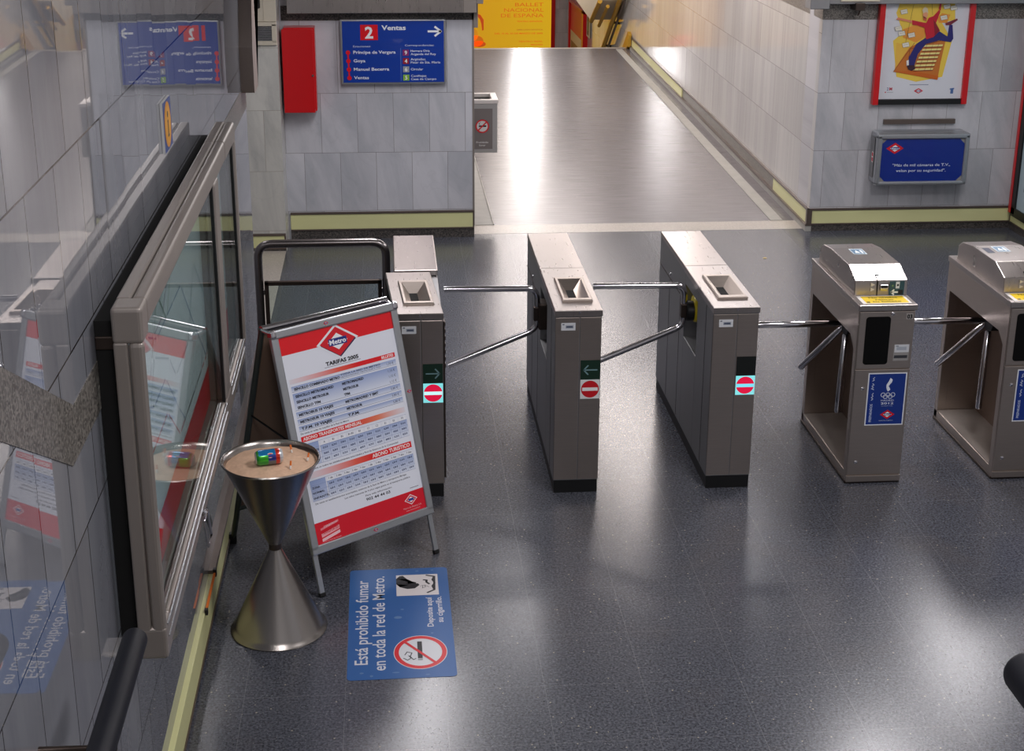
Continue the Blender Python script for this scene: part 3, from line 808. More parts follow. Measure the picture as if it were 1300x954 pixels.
def tripod(x, label, number=True):
    t = thing('tripod_turnstile', label, 'turnstile', (x + TW / 2, TY0 + TL / 2, 0), 'tripod entrance turnstiles')
    y0, y1 = TY0, TY0 + TL
    x1 = x + TW
    # C-shaped housing seen from its open left side
    b = BM()
    b.box(x1 - .045, x1, y0 + .003, y1, 0.012, .962, .003)          # closed far side
    b.box(x, x1 - .04, y0 + .003, y0 + .05, 0.012, .962, .003)      # front post
    b.prism([(y0 + .045, .962), (y1, .962), (y1, .02), (y1 - .045, .02), (y1 - .05, .80), (y0 + .12, .80), (y0 + .045, .74)], 'x', x, x + .05, .002)
    b.box(x + .045, x1 - .04, y0 + .04, y1, .81, .962)
    b.box(x + .045, x1 - .04, y1 - .045, y1, .012, .82)
    b.box(x, x1 - .03, y0 + .04, y1, 0.012, .065, .003)
    obj('housing', b, M['steel'], t)
    b = BM(); b.box(x - .004, x1 + .002, y0 + .004, y1 + .004, 0.0, .016, .002); obj('foot_flange', b, M['steel_dark'], t)
    b = BM(); b.box(x + .246 - .02, x1 - .044, y0 + .05, y1 - .046, .066, .80); obj('inner_lining', b, M['lining'], t)
    b = BM(); b.box(x + .004, x + .226, y0 + .055, y1 - .05, .064, .070); obj('tray', b, M['tray'], t)
    # top plate and hood
    b = BM(); b.box(x - .006, x1 + .008, y0 - .01, y1 + .006, .962, .993, .003); obj('top_plate', b, M['steel_top'], t)
    b = BM(); b.prism([(7.860, .992), (7.855, 1.072), (7.80, 1.105), (7.66, 1.122), (7.335, 1.124), (7.202, 1.073), (7.196, .992)], 'x', x + .018, x1 + .004, .003)
    hood = obj('hood', b, M['steel_top'], t)
    # instruction label on top and blue patch
    p = Print(.075, .11); p.rect(0, 0, .075, .11, 'c9d2d8', 0); p.rect(.006, .012, .069, .10, '5c7c96', 1); p.poly([(.015, .085), (.03, .03), (.045, .085)], 'e8eef2', 2); p.rect(.05, .03, .062, .09, 'e8eef2', 2)
    p.build('direction_label', M['ink'], frame_mtx((x + .105, 7.63, 1.1245), (1, 0, 0), (0, 1, 0)), hood, thick=.0006)
    if not number:
        p = Print(.04, .10); p.rect(0, 0, .04, .10, '1d2440', 0)
        p.build('reader_window', M['ink'], frame_mtx((x + .045, 7.60, 1.1245), (1, 0, 0), (0, 1, 0)), hood, thick=.0006)
    # front strip of the hood: card slot, lamps, arrow plate
    p = Print(.080, .075)
    p.rect(0, 0, .08, .075, '2b4a50', 0)
    p.line([(.012, .060), (.046, .060)], .008, 'e9eadf', 1); p.line([(.012, .060), (.026, .048)], .008, 'e9eadf', 1); p.line([(.012, .060), (.026, .072)], .008, 'e9eadf', 1)
    p.disc(.018, .025, .005, .005, '6f8f5a', 1); p.rect(.034, .004, .054, .040, 'cfd3d2', 1); p.disc(.045, .022, .006, .006, '20282a', 2); p.rect(.048, .048, .074, .072, '0c1012', 1)
    p.build('arrow_plate', M['ink'], face_cam(x + .198, 7.1925, 1.071), hood, thick=.002)
    b = BM(); b.box(x + .150, x + .190, 7.186, 7.20, 1.02, 1.052, .002); so = obj('ticket_slot', b, M['chrome'], hood)
    b = BM(); b.box(x + .154, x + .186, 7.1845, 7.188, 1.036, 1.047); obj('slot_mouth', b, M['void'], so)
    b = BM()
    for zz in (1.018, 1.044):
        b.prism([(x + .100, zz), (x + .122, zz + .009), (x + .100, zz + .018)], 'y', 7.192, 7.198)
    obj('arrow_mark', b, M['cream'], hood)
    b = BM(); b.box(x + .134, x + .1375, 7.192, 7.20, .995, 1.072)
    mt = Matrix.Translation((0, 7.2025, 1.0745)) @ Matrix.Rotation(math.radians(-68), 4, 'X')
    b.box(x + .134, x + .1375, -.002, .001, 0.0, .045, mtx=mt).box(x + .134, x + .155, -.002, .001, .042, .046, mtx=mt)
    obj('hood_seam', b, M['void'], hood)
    # yellow notice on the ledge
    p = Print(.255, .135)
    p.rect(0, 0, .255, .135, 'efe9e4', 0); p.rect(.020, .010, .243, .125, 'f0cc10', 1)
    for i, s in enumerate(('No olvides', 'retirar', 'tu billete')):
        p.text(s.upper() if i < 0 else s, .132, .045 + i * .033, .021, '4a3c10', 'c', width=(.150, .100, .150)[i], layer=2)
    p.rect(.026, .100, .042, .118, '2a2410', 2)
    p.build('yellow_notice', M['ink'], frame_mtx((x + .022, 7.188, .9945), (1, 0, 0), (0, 1, 0)), t, thick=.0008)
    # front doors
    b = BM(); b.box(x + .002, x1 - .001, y0 - .006, y0 + .004, .648, .958, .003); fd = obj('upper_door', b, M['steel'], t)
    b = BM(); b.box(x + .002, x1 - .001, y0 - .006, y0 + .004, .052, .643, .003); ld = obj('lower_door', b, M['steel'], t)
    b = BM(); b.box(x, x1 + .001, y0 - .008, y0 + .004, .012, .047, .002); obj('kick_plate', b, M['steel'], t)
    # rounded black window
    pts = []
    for (cx, cz, a0) in ((x + .150, .688, -90), (x + .150, .915, 0), (x + .053, .915, 90), (x + .053, .688, 180)):
        for k in range(6):
            a = math.radians(a0 + 18 * k); pts.append((cx + .016 * math.cos(a), cz + .016 * math.sin(a)))
    b = BM(); b.prism(pts, 'y', y0 - .0078, y0 - .004); obj('display_window', b, M['blackglass'], fd)
    p = Print(.080, .088)
    p.rect(0, 0, .08, .088, '8f8d8b', 0); p.rect(.004, 0, .080, .042, 'c6c9cd', 1); p.rect(.014, .012, .066, .030, 'a3a9b3', 2); p.rect(.010, .006, .024, .010, '5c6270', 2)
    p.rect(.004, .058, .074, .074, '33353a', 1)
    p.build('coin_label', M['ink'], face_cam(x + .195, y0 - .0068, .778), fd, thick=.0008)
    for (dx, dz, par) in ((.175, .945, fd), (.048, .540, ld), (.045, .125, ld)):
        b = BM(); b.lathe([(0, .004), (.006, .004), (.010, .001), (.010, -.003)], seg=18, mtx=Matrix.Translation((x + dx, y0 - .006, dz)) @ Matrix.Rotation(PI / 2, 4, 'X'))
        obj('lock', b, M['chrome'], par)
    if number:
        p = Print(.034, .030); p.rect(0, 0, .034, .030, '9c9794', 0); p.text('03', .017, .026, .021, '0a0a0c', 'c', width=.028, layer=1, bold=.05)
        p.build('number_plate', M['ink'], face_cam(x + .246, y0 - .0068, .945), fd, thick=.0006)
    olympic_sticker().build('blue_sticker', M['ink'], face_cam(x + .074, y0 - .0068, .625), ld, thick=.0006)
    # hub and three straight arms
    hub = Vector((x + .075, 7.455, .758))
    b = BM(); b.prism([(7.33, .81), (7.50, .81), (7.50, .73), (7.44, .70), (7.38, .72)], 'x', x + .055, x + .12, .004); h = obj('hub', b, M['black'], t)
    ends = [Vector((x - .46, 7.46, .758)), Vector((x - .075, 7.76, .395)), Vector((x + .045, 7.40, .262))]
    for i, e in enumerate(ends):
        d = (e - hub).normalized(); s = hub + d * .02
        L_ = (e - s).length
        b = BM(); b.tube([s, s + d * .04, s + d * .045, e - d * .006, e], .018, radii=[.013, .013, .018, .018, .014]); obj('arm', b, M['chrome'], t)
    return t

M['tray'] = mat('brightened_steel_tray', 'aaa19a', 0.45, 0.45, noise=0.15, nscale=8)  # paler, less metallic than the housing, to brighten the recess floor by colour
M['lining'] = mat('brown_reflecting_lining', '7a675c', 0.4, 0.6, noise=0.1, nscale=6)
M['blackglass'] = mat('black_display_glass', '030303', 0.5, spec=0.2, noise=0.1)
t4 = tripod(TX, 'whole steel tripod turnstile with three arms, numbered 03, right of the slotted gates')
t5 = tripod(3.167, 'steel tripod turnstile cut off by the right edge of the photo', False)

# ================================================================== RAILING beside the first gate
r = thing('railing', 'tubular steel railing with a glass infill between left wall and first gate', 'railing', (-.40, 8.38, 0))
y = 8.38
def round_frame(xa, xb, z0, zt, rad, yy):
    pts = [Vector((xa, yy, z0)), Vector((xa, yy, zt - rad))] + arc_pts((xa, yy, zt - rad), (xa, yy, zt), (xa + rad, yy, zt)) + arc_pts((xb - rad, yy, zt), (xb, yy, zt), (xb, yy, zt - rad)) + [Vector((xb, yy, z0))]
    return pts
b = BM(); b.tube(round_frame(-.765, -.028, 0.0, 1.005, .085, y), .024, 16); obj('outer_frame', b, M['rail_steel'], r)
b = BM()
for (x0, x1_, z0, z1) in ((-.735, -.055, .755, .780), (-.735, -.055, .10, .125), (-.735, -.712, .10, .78), (-.078, -.055, .10, .78)):
    b.box(x0, x1_, y - .012, y + .012, z0, z1, .003)
obj('inner_frame', b, M['steel_dark'], r)
b = BM(); b.box(-.715, -.075, y - .004, y + .004, .12, .76); obj('glass_panel', b, M['glass2'], r)
for (xx, s) in ((-.765, 1), (-.028, -1)):
    for zz in (.20, .70):
        b = BM(); b.box(min(xx, xx + s * .04), max(xx, xx + s * .04), y - .008, y + .008, zz, zz + .03, .002); obj('clamp', b, M['rail_steel'], r)

# ================================================================== A-BOARD with the tariffs
FA = Vector((-0.3588, 5.9833, 0)); FB = Vector((0.2118, 6.4030, 0))
ux = (FB - FA).normalized(); nback = Vector((-ux.y, ux.x, 0))
tilt = math.radians(15.5)
sv = nback * math.sin(tilt) + Vector((0, 0, 1)) * math.cos(tilt)      # up the front panel
ab = thing('a_frame_board', 'leaning aluminium A-frame board with the red and white metro tariffs 2005', 'sign board', tuple((FA + FB) / 2 + nback * .25))
AM = frame_mtx(FA, ux, sv)            # local: x along, y up the panel, z out of the panel towards the viewer
def ab_box(bb, x0, x1, y0, y1, z0, z1, bev=.003): bb.box(x0, x1, y0, y1, z0, z1, bev, mtx=AM)
W0, W1, S0, S1 = 0.012, 0.702, 0.200, 1.226
b = BM()
ab_box(b, W0, W1, S1 - .040, S1, -.014, .016, .007)
obj('top_rail', b, M['alu'], ab)
b = BM(); ab_box(b, W0, W1, S0, S0 + .040, -.012, .012, .005); obj('bottom_rail', b, M['alu'], ab)
for (a, c) in ((W0, W0 + .038), (W1 - .038, W1)):
    b = BM(); ab_box(b, a, c, S0 + .02, S1 - .02, -.012, .012, .005); obj('side_rail', b, M['alu'], ab)
for (a, c) in ((W0 - .003, W0 + .028), (W1 - .028, W1 + .003)):
    b = BM(); ab_box(b, a, c, S1 - .036, S1 + .003, -.020, .022, .010); obj('corner_cap', b, M['chrome'], ab)
for (a, c) in ((W0 + .006, W0 + .032), (W1 - .032, W1 - .006)):
    b = BM(); ab_box(b, a, c, 0.012, S0 + .10, -.016, -.004, .002)
    lg = obj('leg', b, M['alu'], ab)
    b = BM(); ab_box(b, a - .002, c + .002, 0.004, .022, -.019, -.001, .002); obj('foot', b, M['black'], lg)
# small metro rhombi on the rails
for (px, py) in ((.30, S1 - .020), (.36, S0 + .020), (W1 - .019, .80), (W0 + .019, .58)):
    p = Print(.03, .02); p.metro(.015, .010, .028, .018, 0, None)
    p.build('rail_badge', M['ink'], AM @ Matrix.Translation((px - .015, py + .010, .0135 if py < 1.15 else .0175)), ab, thick=0)
# the printed sheet
PW, PH = W1 - W0 - .07, S1 - S0 - .07
p = Print(PW, PH)
X = lambda u: u * PW
Y = lambda v: v * PH
RED, BLU, BL2 = 'e4101e', '93a6d2', 'c3cde6'
p.rect(0, 0, PW, PH, 'e6e9f3', 0)
p.rect(0, 0, PW, Y(.088), RED, 1)
Rh = lambda cx, cy, a, b_: [(cx - a, cy), (cx, cy - b_), (cx + a, cy), (cx, cy + b_)]
lc = (X(.49), Y(.082))
p.poly(Rh(lc[0] , lc[1], X(.185), Y(.082)), 'eceef3', 2)
p.poly(Rh(lc[0] + .004, lc[1] + .006, X(.157), Y(.070)), '3d2850', 3)
p.poly(Rh(lc[0], lc[1], X(.157), Y(.070)), 'd81426', 4)
p.poly(Rh(lc[0], lc[1], X(.088), Y(.040)), 'f4f4f6', 5)
p.rect(lc[0] - X(.080), lc[1] - Y(.017), lc[0] + X(.080), lc[1] + Y(.017), '1c2f80', 6)
p.text('Metro', lc[0], lc[1] + Y(.011), Y(.022), 'f4f6fb', 'c', width=X(.145), layer=7, bold=.03)
p.text('TARIFAS 2005', X(.50), Y(.185), Y(.017), '1a1a20', 'c', width=X(.29), layer=1, bold=.045)
p.rect(X(.34), Y(.1915), X(.66), Y(.1935), '6a6a74', 1)
def band(y0, y1, words, side):
    if side == 'r':
        p.rect(X(.03), y0, X(.45), y1, 'e2dde4', 2, 'e9604e'); p.rect(X(.45), y0, X(.62), y1, 'e9604e', 2, RED); p.rect(X(.62), y0, X(.965), y1, RED, 2)
        p.text(words, X(.95), y1 - (y1 - y0) * .22, (y1 - y0) * .58, 'fbe9e6', 'r', layer=3, bold=.03)
    else:
        p.rect(X(.035), y0, X(.45), y1, RED, 2); p.rect(X(.45), y0, X(.72), y1, RED, 2, 'e9805e'); p.rect(X(.72), y0, X(.965), y1, 'e9805e', 2, 'e2dde4')
        p.text(words, X(.05), y1 - (y1 - y0) * .22, (y1 - y0) * .58, 'fbe9e6', 'l', layer=3, bold=.03)
band(Y(.204), Y(.226), 'BILLETES', 'r')
def row(y0, y1, lines):
    p.vgrad(X(.035), y0, X(.965), y1, BLU, 'dde3f1', 1)
    p.line([(X(.035), y1), (X(.965), y1)], .0012, '56608a', 2)
    n = len(lines)
    for i, (a, c, e) in enumerate(lines):
        yy = y0 + (y1 - y0) * (i + .78) / n
        hh = Y(.0115)
        if a: p.text(a, X(.055), yy, hh, '1c1e30', 'l', width=X(.0165) * len(a), layer=2, bold=.045)
        if c: p.text(c, X(.46), yy, hh, '1c1e30', 'l', width=X(.0175) * len(c), layer=2, bold=.045)
        if e: p.text(e, X(.94), yy, hh, '3a4060', 'r', layer=2, bold=0)
row(Y(.238), Y(.264), [('SENCILLO COMBINADO METRO', '', '1,70 €')])
p.text('TODA LA RED DE METRO', X(.46), Y(.2475), Y(.008), '2a2d40', 'l', width=X(.36), layer=2)
p.text('METROMADRID, METROSUR Y TFM', X(.46), Y(.259), Y(.006), '4a4d60', 'l', width=X(.36), layer=2, bold=0)
row(Y(.272), Y(.352), [('SENCILLO METROMADRID', 'METROMADRID', '1,15 €'), ('SENCILLO METROSUR', 'METROSUR', '1,15 €'), ('SENCILLO TFM', 'TFM', '1,15 €')])
row(Y(.360), Y(.387), [('METROBUS 10 VIAJES', 'METROMADRID Y EMT', '5,80 €')])
row(Y(.395), Y(.420), [('METROSUR 10 VIAJES', 'METROSUR', '5,80 €')])
row(Y(.428), Y(.452), [('T.F.M. 10 VIAJES', 'T.F.M.', '5,80 €')])
p.text('De venta en todas las taquillas de la Red de Metro', X(.04), Y(.468), Y(.008), '3c3c46', 'l', width=X(.42), layer=1, bold=.01)
band(Y(.478), Y(.504), 'ABONO TRANSPORTES MENSUAL', 'l')
def table(y0, y1, heads, left, cells, wcell=.026):
    hh = (y1 - y0) / (len(left) + 1)
    p.vgrad(X(.035), y0, X(.17), y1, BLU, BL2, 1)
    n = len(heads)
    p.vgrad(X(.18), y0 + hh * .95, X(.965), y1, 'a3b4da', 'e0e6f3', 1)
    for k, hd in enumerate(heads):
        xc = X(.18 + (.785) * (k + .5) / n); w = X(.785 / n) * .40
        p.vgrad(xc - w, y0, xc + w, y0 + hh * .9, 'e6e9f3', 'f2f3f8', 2)
        p.text(hd, xc, y0 + hh * .65, Y(.009), '34384e', 'c', layer=3, bold=.01)
        for j in range(len(left)):
            p.text(cells[(k * 3 + j * 5) % len(cells)], xc, y0 + hh * (j + 1.65), Y(.0085), '38446e', 'c', width=X(.045), layer=3, bold=.03)
        xs = X(.18 + .785 * k / n)
        p.line([(xs, y0 + hh), (xs, y1)], .0009, '8a96bc', 3)
    for j, s in enumerate([''] + left):
        if s: p.text(s, X(.045), y0 + hh * (j + .68), Y(.010), '2a2d40', 'l', width=X(.017) * len(s), layer=3, bold=.02)
        p.line([(X(.035), y0 + hh * j), (X(.965), y0 + hh * j)], .0009, '7a86b0', 3)
    p.line([(X(.035), y1), (X(.965), y1)], .0009, '7a86b0', 3)
table(Y(.516), Y(.622), ['A', 'B1', 'B2', 'B1-B2', 'B3', 'C1', 'C2', 'E1', 'E2', 'E3'], ['CUPONES', 'NORMAL', 'JOVEN'], ['37,15 €', '43,25 €', '49,20 €', '55,70 €', '60,95 €', '24,00 €', '27,90 €', '31,75 €', '35,70 €'])
p.text('De venta en todos los establecimientos autorizados y Red de Estancos de la Comunidad', X(.05), Y(.642), Y(.008), '3c3c46', 'l', width=X(.80), layer=1, bold=.01)
band(Y(.652), Y(.682), 'ABONO TURISTICO', 'r')
table(Y(.692), Y(.790), ['1 día', '2 días', '3 días', '5 días', '7 días', '1 día', '2 días', '3 días', '5 días', '7 días', '7 días'], ['ZONA', 'NORMAL', 'INFANTIL'], ['3,50 €', '6,30 €', '8,40 €', '13,10 €', '18,40 €', '4,20 €', '7,00 €', '9,20 €'])
p.text('De venta en establecimientos autorizados, estancos de la Red de Metro y aeropuerto Barajas', X(.05), Y(.808), Y(.008), '3c3c46', 'l', width=X(.82), layer=1, bold=.01)
p.text('Los niños menores de 4 años viajan gratis en el transporte público', X(.30), Y(.826), Y(.008), '3c3c46', 'l', width=X(.60), layer=1, bold=.01)
p.text('Para más información', X(.48), Y(.846), Y(.008), '3c3c46', 'l', width=X(.24), layer=1, bold=.01)
p.text('902 44 44 03', X(.48), Y(.868), Y(.013), '26262c', 'l', width=X(.22), layer=1, bold=.02)
p.rect(X(.88), Y(.876), X(.96), Y(.879), '77777f', 1)
p.rect(0, Y(.893), PW, PH, 'd80a26', 1)
# consortium mark: slanted stripes with a word
for i, (yy, hh, cc) in enumerate(((.918, .010, 'f0828c'), (.944, .018, 'f6a8ae'), (.968, .014, 'f8c8cc'))):
    p.poly([(X(.05), Y(yy + .006)), (X(.21), Y(yy - .012)), (X(.21), Y(yy - .012 + hh)), (X(.05), Y(yy + .006 + hh))], cc, 2)
p.text('TRANSPORTES', X(.055), Y(.956), Y(.012), 'd80a26', 'l', width=X(.150), layer=3, rot=6)
p.text('CONSORCIO', X(.08), Y(.925), Y(.009), 'fbd8dc', 'l', width=X(.120), layer=3, rot=6)
p.text('Comunidad de Madrid', X(.06), Y(.991), Y(.006), 'f6b8be', 'l', width=X(.15), layer=2, bold=0)
p.poly(Rh(X(.87), Y(.932), X(.060), Y(.026)), 'f6e6ea', 2); p.poly(Rh(X(.87), Y(.932), X(.050), Y(.0215)), 'd80a26', 3)
p.poly(Rh(X(.87), Y(.932), X(.034), Y(.0145)), 'f6e6ea', 4); p.rect(X(.845), Y(.926), X(.895), Y(.938), '2c3f94', 5)
p.text('Metro de Madrid, S.A.', X(.79), Y(.973), Y(.008), 'f6b8be', 'l', width=X(.17), layer=2, bold=0)
p.text('www.metromadrid.es', X(.81), Y(.985), Y(.006), 'f6b8be', 'l', width=X(.13), layer=2, bold=0)
p.build('tariff_sheet', M['ink_gloss'], AM @ Matrix.Translation((W0 + .035, S1 - .035, .004)), ab, thick=.010, backcol='8a8d92')
# rear frame, hinged at the top, standing further back to the left
rf0 = Vector((-0.790, 6.585, 0)); 
topL = AM @ Vector((W0 + .005, S1 + .012, -.060)); 
rside = ux * (W1 - W0 - .012)
b = BM()
for off in (Vector((0, 0, 0)), rside):
    base = rf0 + off; top = topL + off
    b.tube([base + Vector((0, 0, .012)), top], .014, 8)
d01 = (topL - rf0)
b.tube([rf0 + d01 * .17, rf0 + d01 * .17 + rside], .012, 8)
rf = obj('rear_frame', b, M['alu_dark'], ab)
b = BM(); b.tube([topL - ux * .004, topL + rside + ux * .004], .016, 12); obj('rear_top_rail', b, M['chrome'], ab)
for k_ in (0.0, 1.0):
    hp = topL + rside * k_
    b = BM(); b.tube([hp + Vector((0, 0, -.004)), AM @ Vector((W0 + .014 + (W1 - W0 - .028) * k_, S1 - .012, -.012))], .010, 10); obj('hinge', b, M['chrome'], ab)
b = BM()
q0, q1 = rf0 + d01 * .17, rf0 + d01 * .985
vs = [b.bm.verts.new(v) for v in (q0, q0 + rside, q1 + rside, q1)]
f = b.bm.faces.new(vs)
r_ = bmesh.ops.extrude_face_region(b.bm, geom=[f])
for v in [e for e in r_['geom'] if isinstance(e, bmesh.types.BMVert)]: v.co += nback * .004
bmesh.ops.recalc_face_normals(b.bm, faces=b.bm.faces[:])
obj('rear_panel', b, M['backpanel'], ab)
for off in (Vector((0, 0, 0)), rside):
    b = BM(); b.box(-.018, .018, -.018, .018, 0.0, .05, .004, mtx=Matrix.Translation(rf0 + off)); obj('foot', b, M['black'], rf)

q_ = rf0 + d01 * .62; w_ = AM @ Vector((W0 + .012, .72, -.012))
b = BM(); b.tube([q_, w_], .0045, 8); obj('stay_bar', b, M['black'], ab)
# ================================================================== HOURGLASS ASHTRAY
AX, AY = -0.517, 5.752
ash = thing('ashtray_stand', 'hourglass shaped brushed steel ashtray stand filled with sand', 'ashtray', (AX, AY, 0))
b = BM(); b.lathe([(0.0, .012), (.196, .012), (.200, .004), (.206, .0), (.208, .006), (.203, .013), (.196, .020), (.190, .030), (.030, .372), (.026, .384), (.0, .384)], AX, AY, 96); obj('lower_cone', b, M['cone'], ash)
b = BM(); b.lathe([(.0, .378), (.027, .378), (.027, .412), (.0, .412)], AX, AY, 40); obj('neck_collar', b, M['steel_dark'], ash)
RZ = .792
b = BM(); b.lathe([(0, .405), (.026, .405), (.032, .415), (.197, RZ - .008), (.204, RZ - .004), (.206, RZ), (.203, RZ + .005), (.197, RZ + .003), (.190, RZ - .012), (.178, RZ - .040), (.0, RZ - .040)], AX, AY, 96); obj('upper_cone', b, M['cone'], ash)
b = BM()
prof = [(0, RZ - .012)]
rings = []
bm = b.bm
cv = bm.verts.new((AX, AY, RZ - .004)); n = 72
prev = None
for j, rr in enumerate((.02, .04, .06, .08, .10, .12, .14, .155, .168, .178, .186)):
    ring = []
    for k in range(n):
        a = 2 * PI * k / n
        px, py = AX + rr * math.cos(a), AY + rr * math.sin(a)
        from mathutils import noise as _n
        zz = RZ - .006 - .016 * (rr / .186) ** 3 + .0035 * _n.noise(Vector((px * 22, py * 22, 0))) + .0015 * _n.noise(Vector((px * 70, py * 70, 3)))
        ring.append(bm.verts.new((px, py, zz)))
    if prev is None:
        for k in range(n): bm.faces.new((cv, ring[k], ring[(k + 1) % n]))
    else:
        for k in range(n): bm.faces.new((prev[k], ring[k], ring[(k + 1) % n], prev[(k + 1) % n]))
    prev = ring
s = obj('sand', b, M['sand'], ash); s['kind'] = 'stuff'

# drinks can lying in the sand (printed label colours as ink)
def can_mesh():
    prof = [(.0, .0, 'c9ccd0'), (.022, .0, 'c9ccd0'), (.026, .003, 'd2d4d6'), (.0305, .012, '2f9a3a'), (.0325, .018, '2f9a3a'), (.0325, .050, '2f9a3a'), (.0325, .082, '1d6fae'), (.0325, .098, 'c23a22'), (.029, .107, 'c9ccd0'), (.027, .112, 'd8dadd'), (.024, .110, 'b9bcc0'), (.0, .108, 'b9bcc0')]
    seg = 40; vs = []; fs = []; cs = []
    for (r_, z_, c_) in prof:
        for k in range(seg):
            a = 2 * PI * k / seg; vs.append((r_ * math.cos(a), r_ * math.sin(a), z_))
    for i in range(len(prof) - 1):
        for k in range(seg):
            k2 = (k + 1) % seg
            fs.append((i * seg + k, i * seg + k2, (i + 1) * seg + k2, (i + 1) * seg + k))
            pass
            c_ = prof[i + 1][2]
            if i in (3, 4, 5, 6):                      # printed body: green on one flank, blue on the other, red end
                ang = k / seg
                if i == 6: c_ = 'd0321f' if ang < .85 else '9a9ea4'
                elif ang < .27: c_ = '1f86c4'
                elif ang < .40: c_ = '2f3a90' if i == 5 else '3bb32a'
                else: c_ = '2da53a' if i in (3, 4) else '6e7478'
            cs.append([lin(c_)] * 4)
    me = bpy.data.meshes.new('drinks_can')
    me.from_pydata(vs, [], fs)
    at = me.color_attributes.new('ink', 'FLOAT_COLOR', 'CORNER'); vals = []
    for c4 in cs:
        for c in c4: vals += [c[0], c[1], c[2], 1]
    at.data.foreach_set('color', vals)
    for pl in me.polygons: pl.use_smooth = True
    me.set_sharp_from_angle(angle=math.radians(40))
    me.materials.append(M['ink_can'])
    return me
M['ink_can'] = ink_mat('printed_aluminium', 0.22, 0.5)
M['ink_can'].node_tree.nodes['Principled BSDF'].inputs['Metallic'].default_value = 0.35
can = bpy.data.objects.new('drinks_can', can_mesh()); C.objects.link(can)
ca = Vector((math.cos(math.radians(14)), math.sin(math.radians(14)), 0.0))
# roll axis pointing right; body rests in the sand
rotm = frame_mtx((0, 0, 0), Vector((0, 0, 1)).cross(ca) * -1, Vector((0, 0, 1)))
zaxis = ca; xax = Vector((0, 0, 1)); yax = zaxis.cross(xax)
mt = Matrix.Identity(4)
for i in range(3): mt[i][0], mt[i][1], mt[i][2] = xax[i], yax[i], zaxis[i]
mt = mt @ Matrix.Rotation(math.radians(-45), 4, 'Z')
mt.translation = Vector((AX - .058, AY - .052, RZ + .027))
can.matrix_world = mt
set_props(can, 'green and blue drinks can lying on its side in the sand of the ashtray', 'can')
# the round emblem on the can
p = Print(.034, .030)
p.disc(.017, .015, .016, .0105, 'f4f2ee', 0); p.disc(.017, .015, .0135, .0085, 'd8301c', 1); p.disc(.017, .015, .009, .004, '2a4aa0', 2)
em = p.build('can_emblem', M['ink_can'], frame_mtx(Vector((AX - .012, AY - .060, RZ + .057)) , ca, (-.3 * ca.y, .3 * ca.x + .3, 1)), can, thick=0)
em.matrix_parent_inverse = Matrix.Identity(4)
em.matrix_basis = can.matrix_world.inverted()
# cigarette ends
def butt(px, py, az, lean, label):
    t = thing('cigarette_end', label, 'cigarette end', (px, py, RZ - .008), 'cigarette ends in the sand')
    d = Vector((math.cos(az) * math.cos(lean), math.sin(az) * math.cos(lean), math.sin(lean)))
    p0 = Vector((px, py, RZ - .010))
    b = BM(); b.tube([p0, p0 + d * .014], .0042, 10); obj('paper', b, M['paper'], t)
    b = BM(); b.tube([p0 + d * .014, p0 + d * .034], .0042, 10); obj('filter', b, M['orange'], t)
butt(AX + .083, AY + .085, 2.0, 1.1, 'cigarette end standing at the far side of the sand, right of the can')
butt(AX + .086, AY - .085, 1.4, 1.1, 'cigarette end standing at the near rim, just right of the can')
butt(AX + .152, AY - .005, 1.3, .9, 'cigarette end nearest the right rim of the ashtray')

# ================================================================== FLOOR STICKER
p = Print(.45, .952, step=.0003)
BLUE = '2c5f9e'
bl = []
R = .02
for (cx, cy, a0) in ((.45 - R, R, -90), (.45 - R, .952 - R, 0), (R, .952 - R, 90), (R, R, 180)):
    for k in range(5):
        a = math.radians(a0 + 22.5 * k); bl.append((cx + R * math.cos(a), cy + R * math.sin(a)))
p.poly(bl, BLUE, 0)
p.text('Está prohibido fumar', .084, .835, .054, 'd2d3dc', 'l', width=.730, rot=90, layer=1, bold=.010)
p.text('en toda la red de Metro.', .158, .885, .054, 'd2d3dc', 'l', width=.815, rot=90, layer=1, bold=.010)
p.rect(.212, .065, .403, .262, 'ddd8d8', 1)
hand = [(.212, .10), (.228, .075), (.243, .072), (.262, .105), (.285, .130), (.305, .140), (.302, .148), (.285, .146), (.268, .150), (.266, .165), (.288, .170), (.302, .150), (.312, .150), (.318, .166), (.296, .196), (.262, .200), (.228, .180), (.212, .150)]
p.poly(hand[:12] , '23252b', 2)
p.poly(hand[9:], '23252b', 2)
p.poly([(.212, .10), (.262, .105), (.266, .165), (.228, .180), (.212, .150)], '23252b', 2)
p.line([(.338, .118), (.352, .122), (.350, .140), (.362, .158)], .010, '2c2e34', 2)
p.line([(.322, .176), (.334, .170), (.330, .196), (.345, .186), (.340, .168), (.360, .186)], .003, '55575c', 2)
p.line([(.352, .075), (.388, .088), (.384, .215), (.352, .240)], .010, '2c2e34', 2)
p.line([(.386, .09), (.378, .12), (.388, .15), (.376, .18), (.384, .215)], .008, '2c2e34', 3)
p.text('Deposite aquí', .368, .545, .026, 'd2d3dc', 'l', width=.262, rot=90, layer=1, bold=.02)
p.text('su cigarrillo.', .412, .510, .026, 'd2d3dc', 'l', width=.230, rot=90, layer=1, bold=.02)
cc = (.305, .752)
p.disc(cc[0], cc[1], .113, .135, 'd9dbe0', 1, 48); p.ring(cc[0], cc[1], .110, .131, .019, 'd8242e', 2, 48, wy=.022)
p.rect(cc[0] - .012, cc[1] - .085, cc[0] + .008, cc[1] + .050, '1d1f24', 3)
p.rect(cc[0] - .012, cc[1] + .054, cc[0] + .008, cc[1] + .066, '9a9ca0', 3)
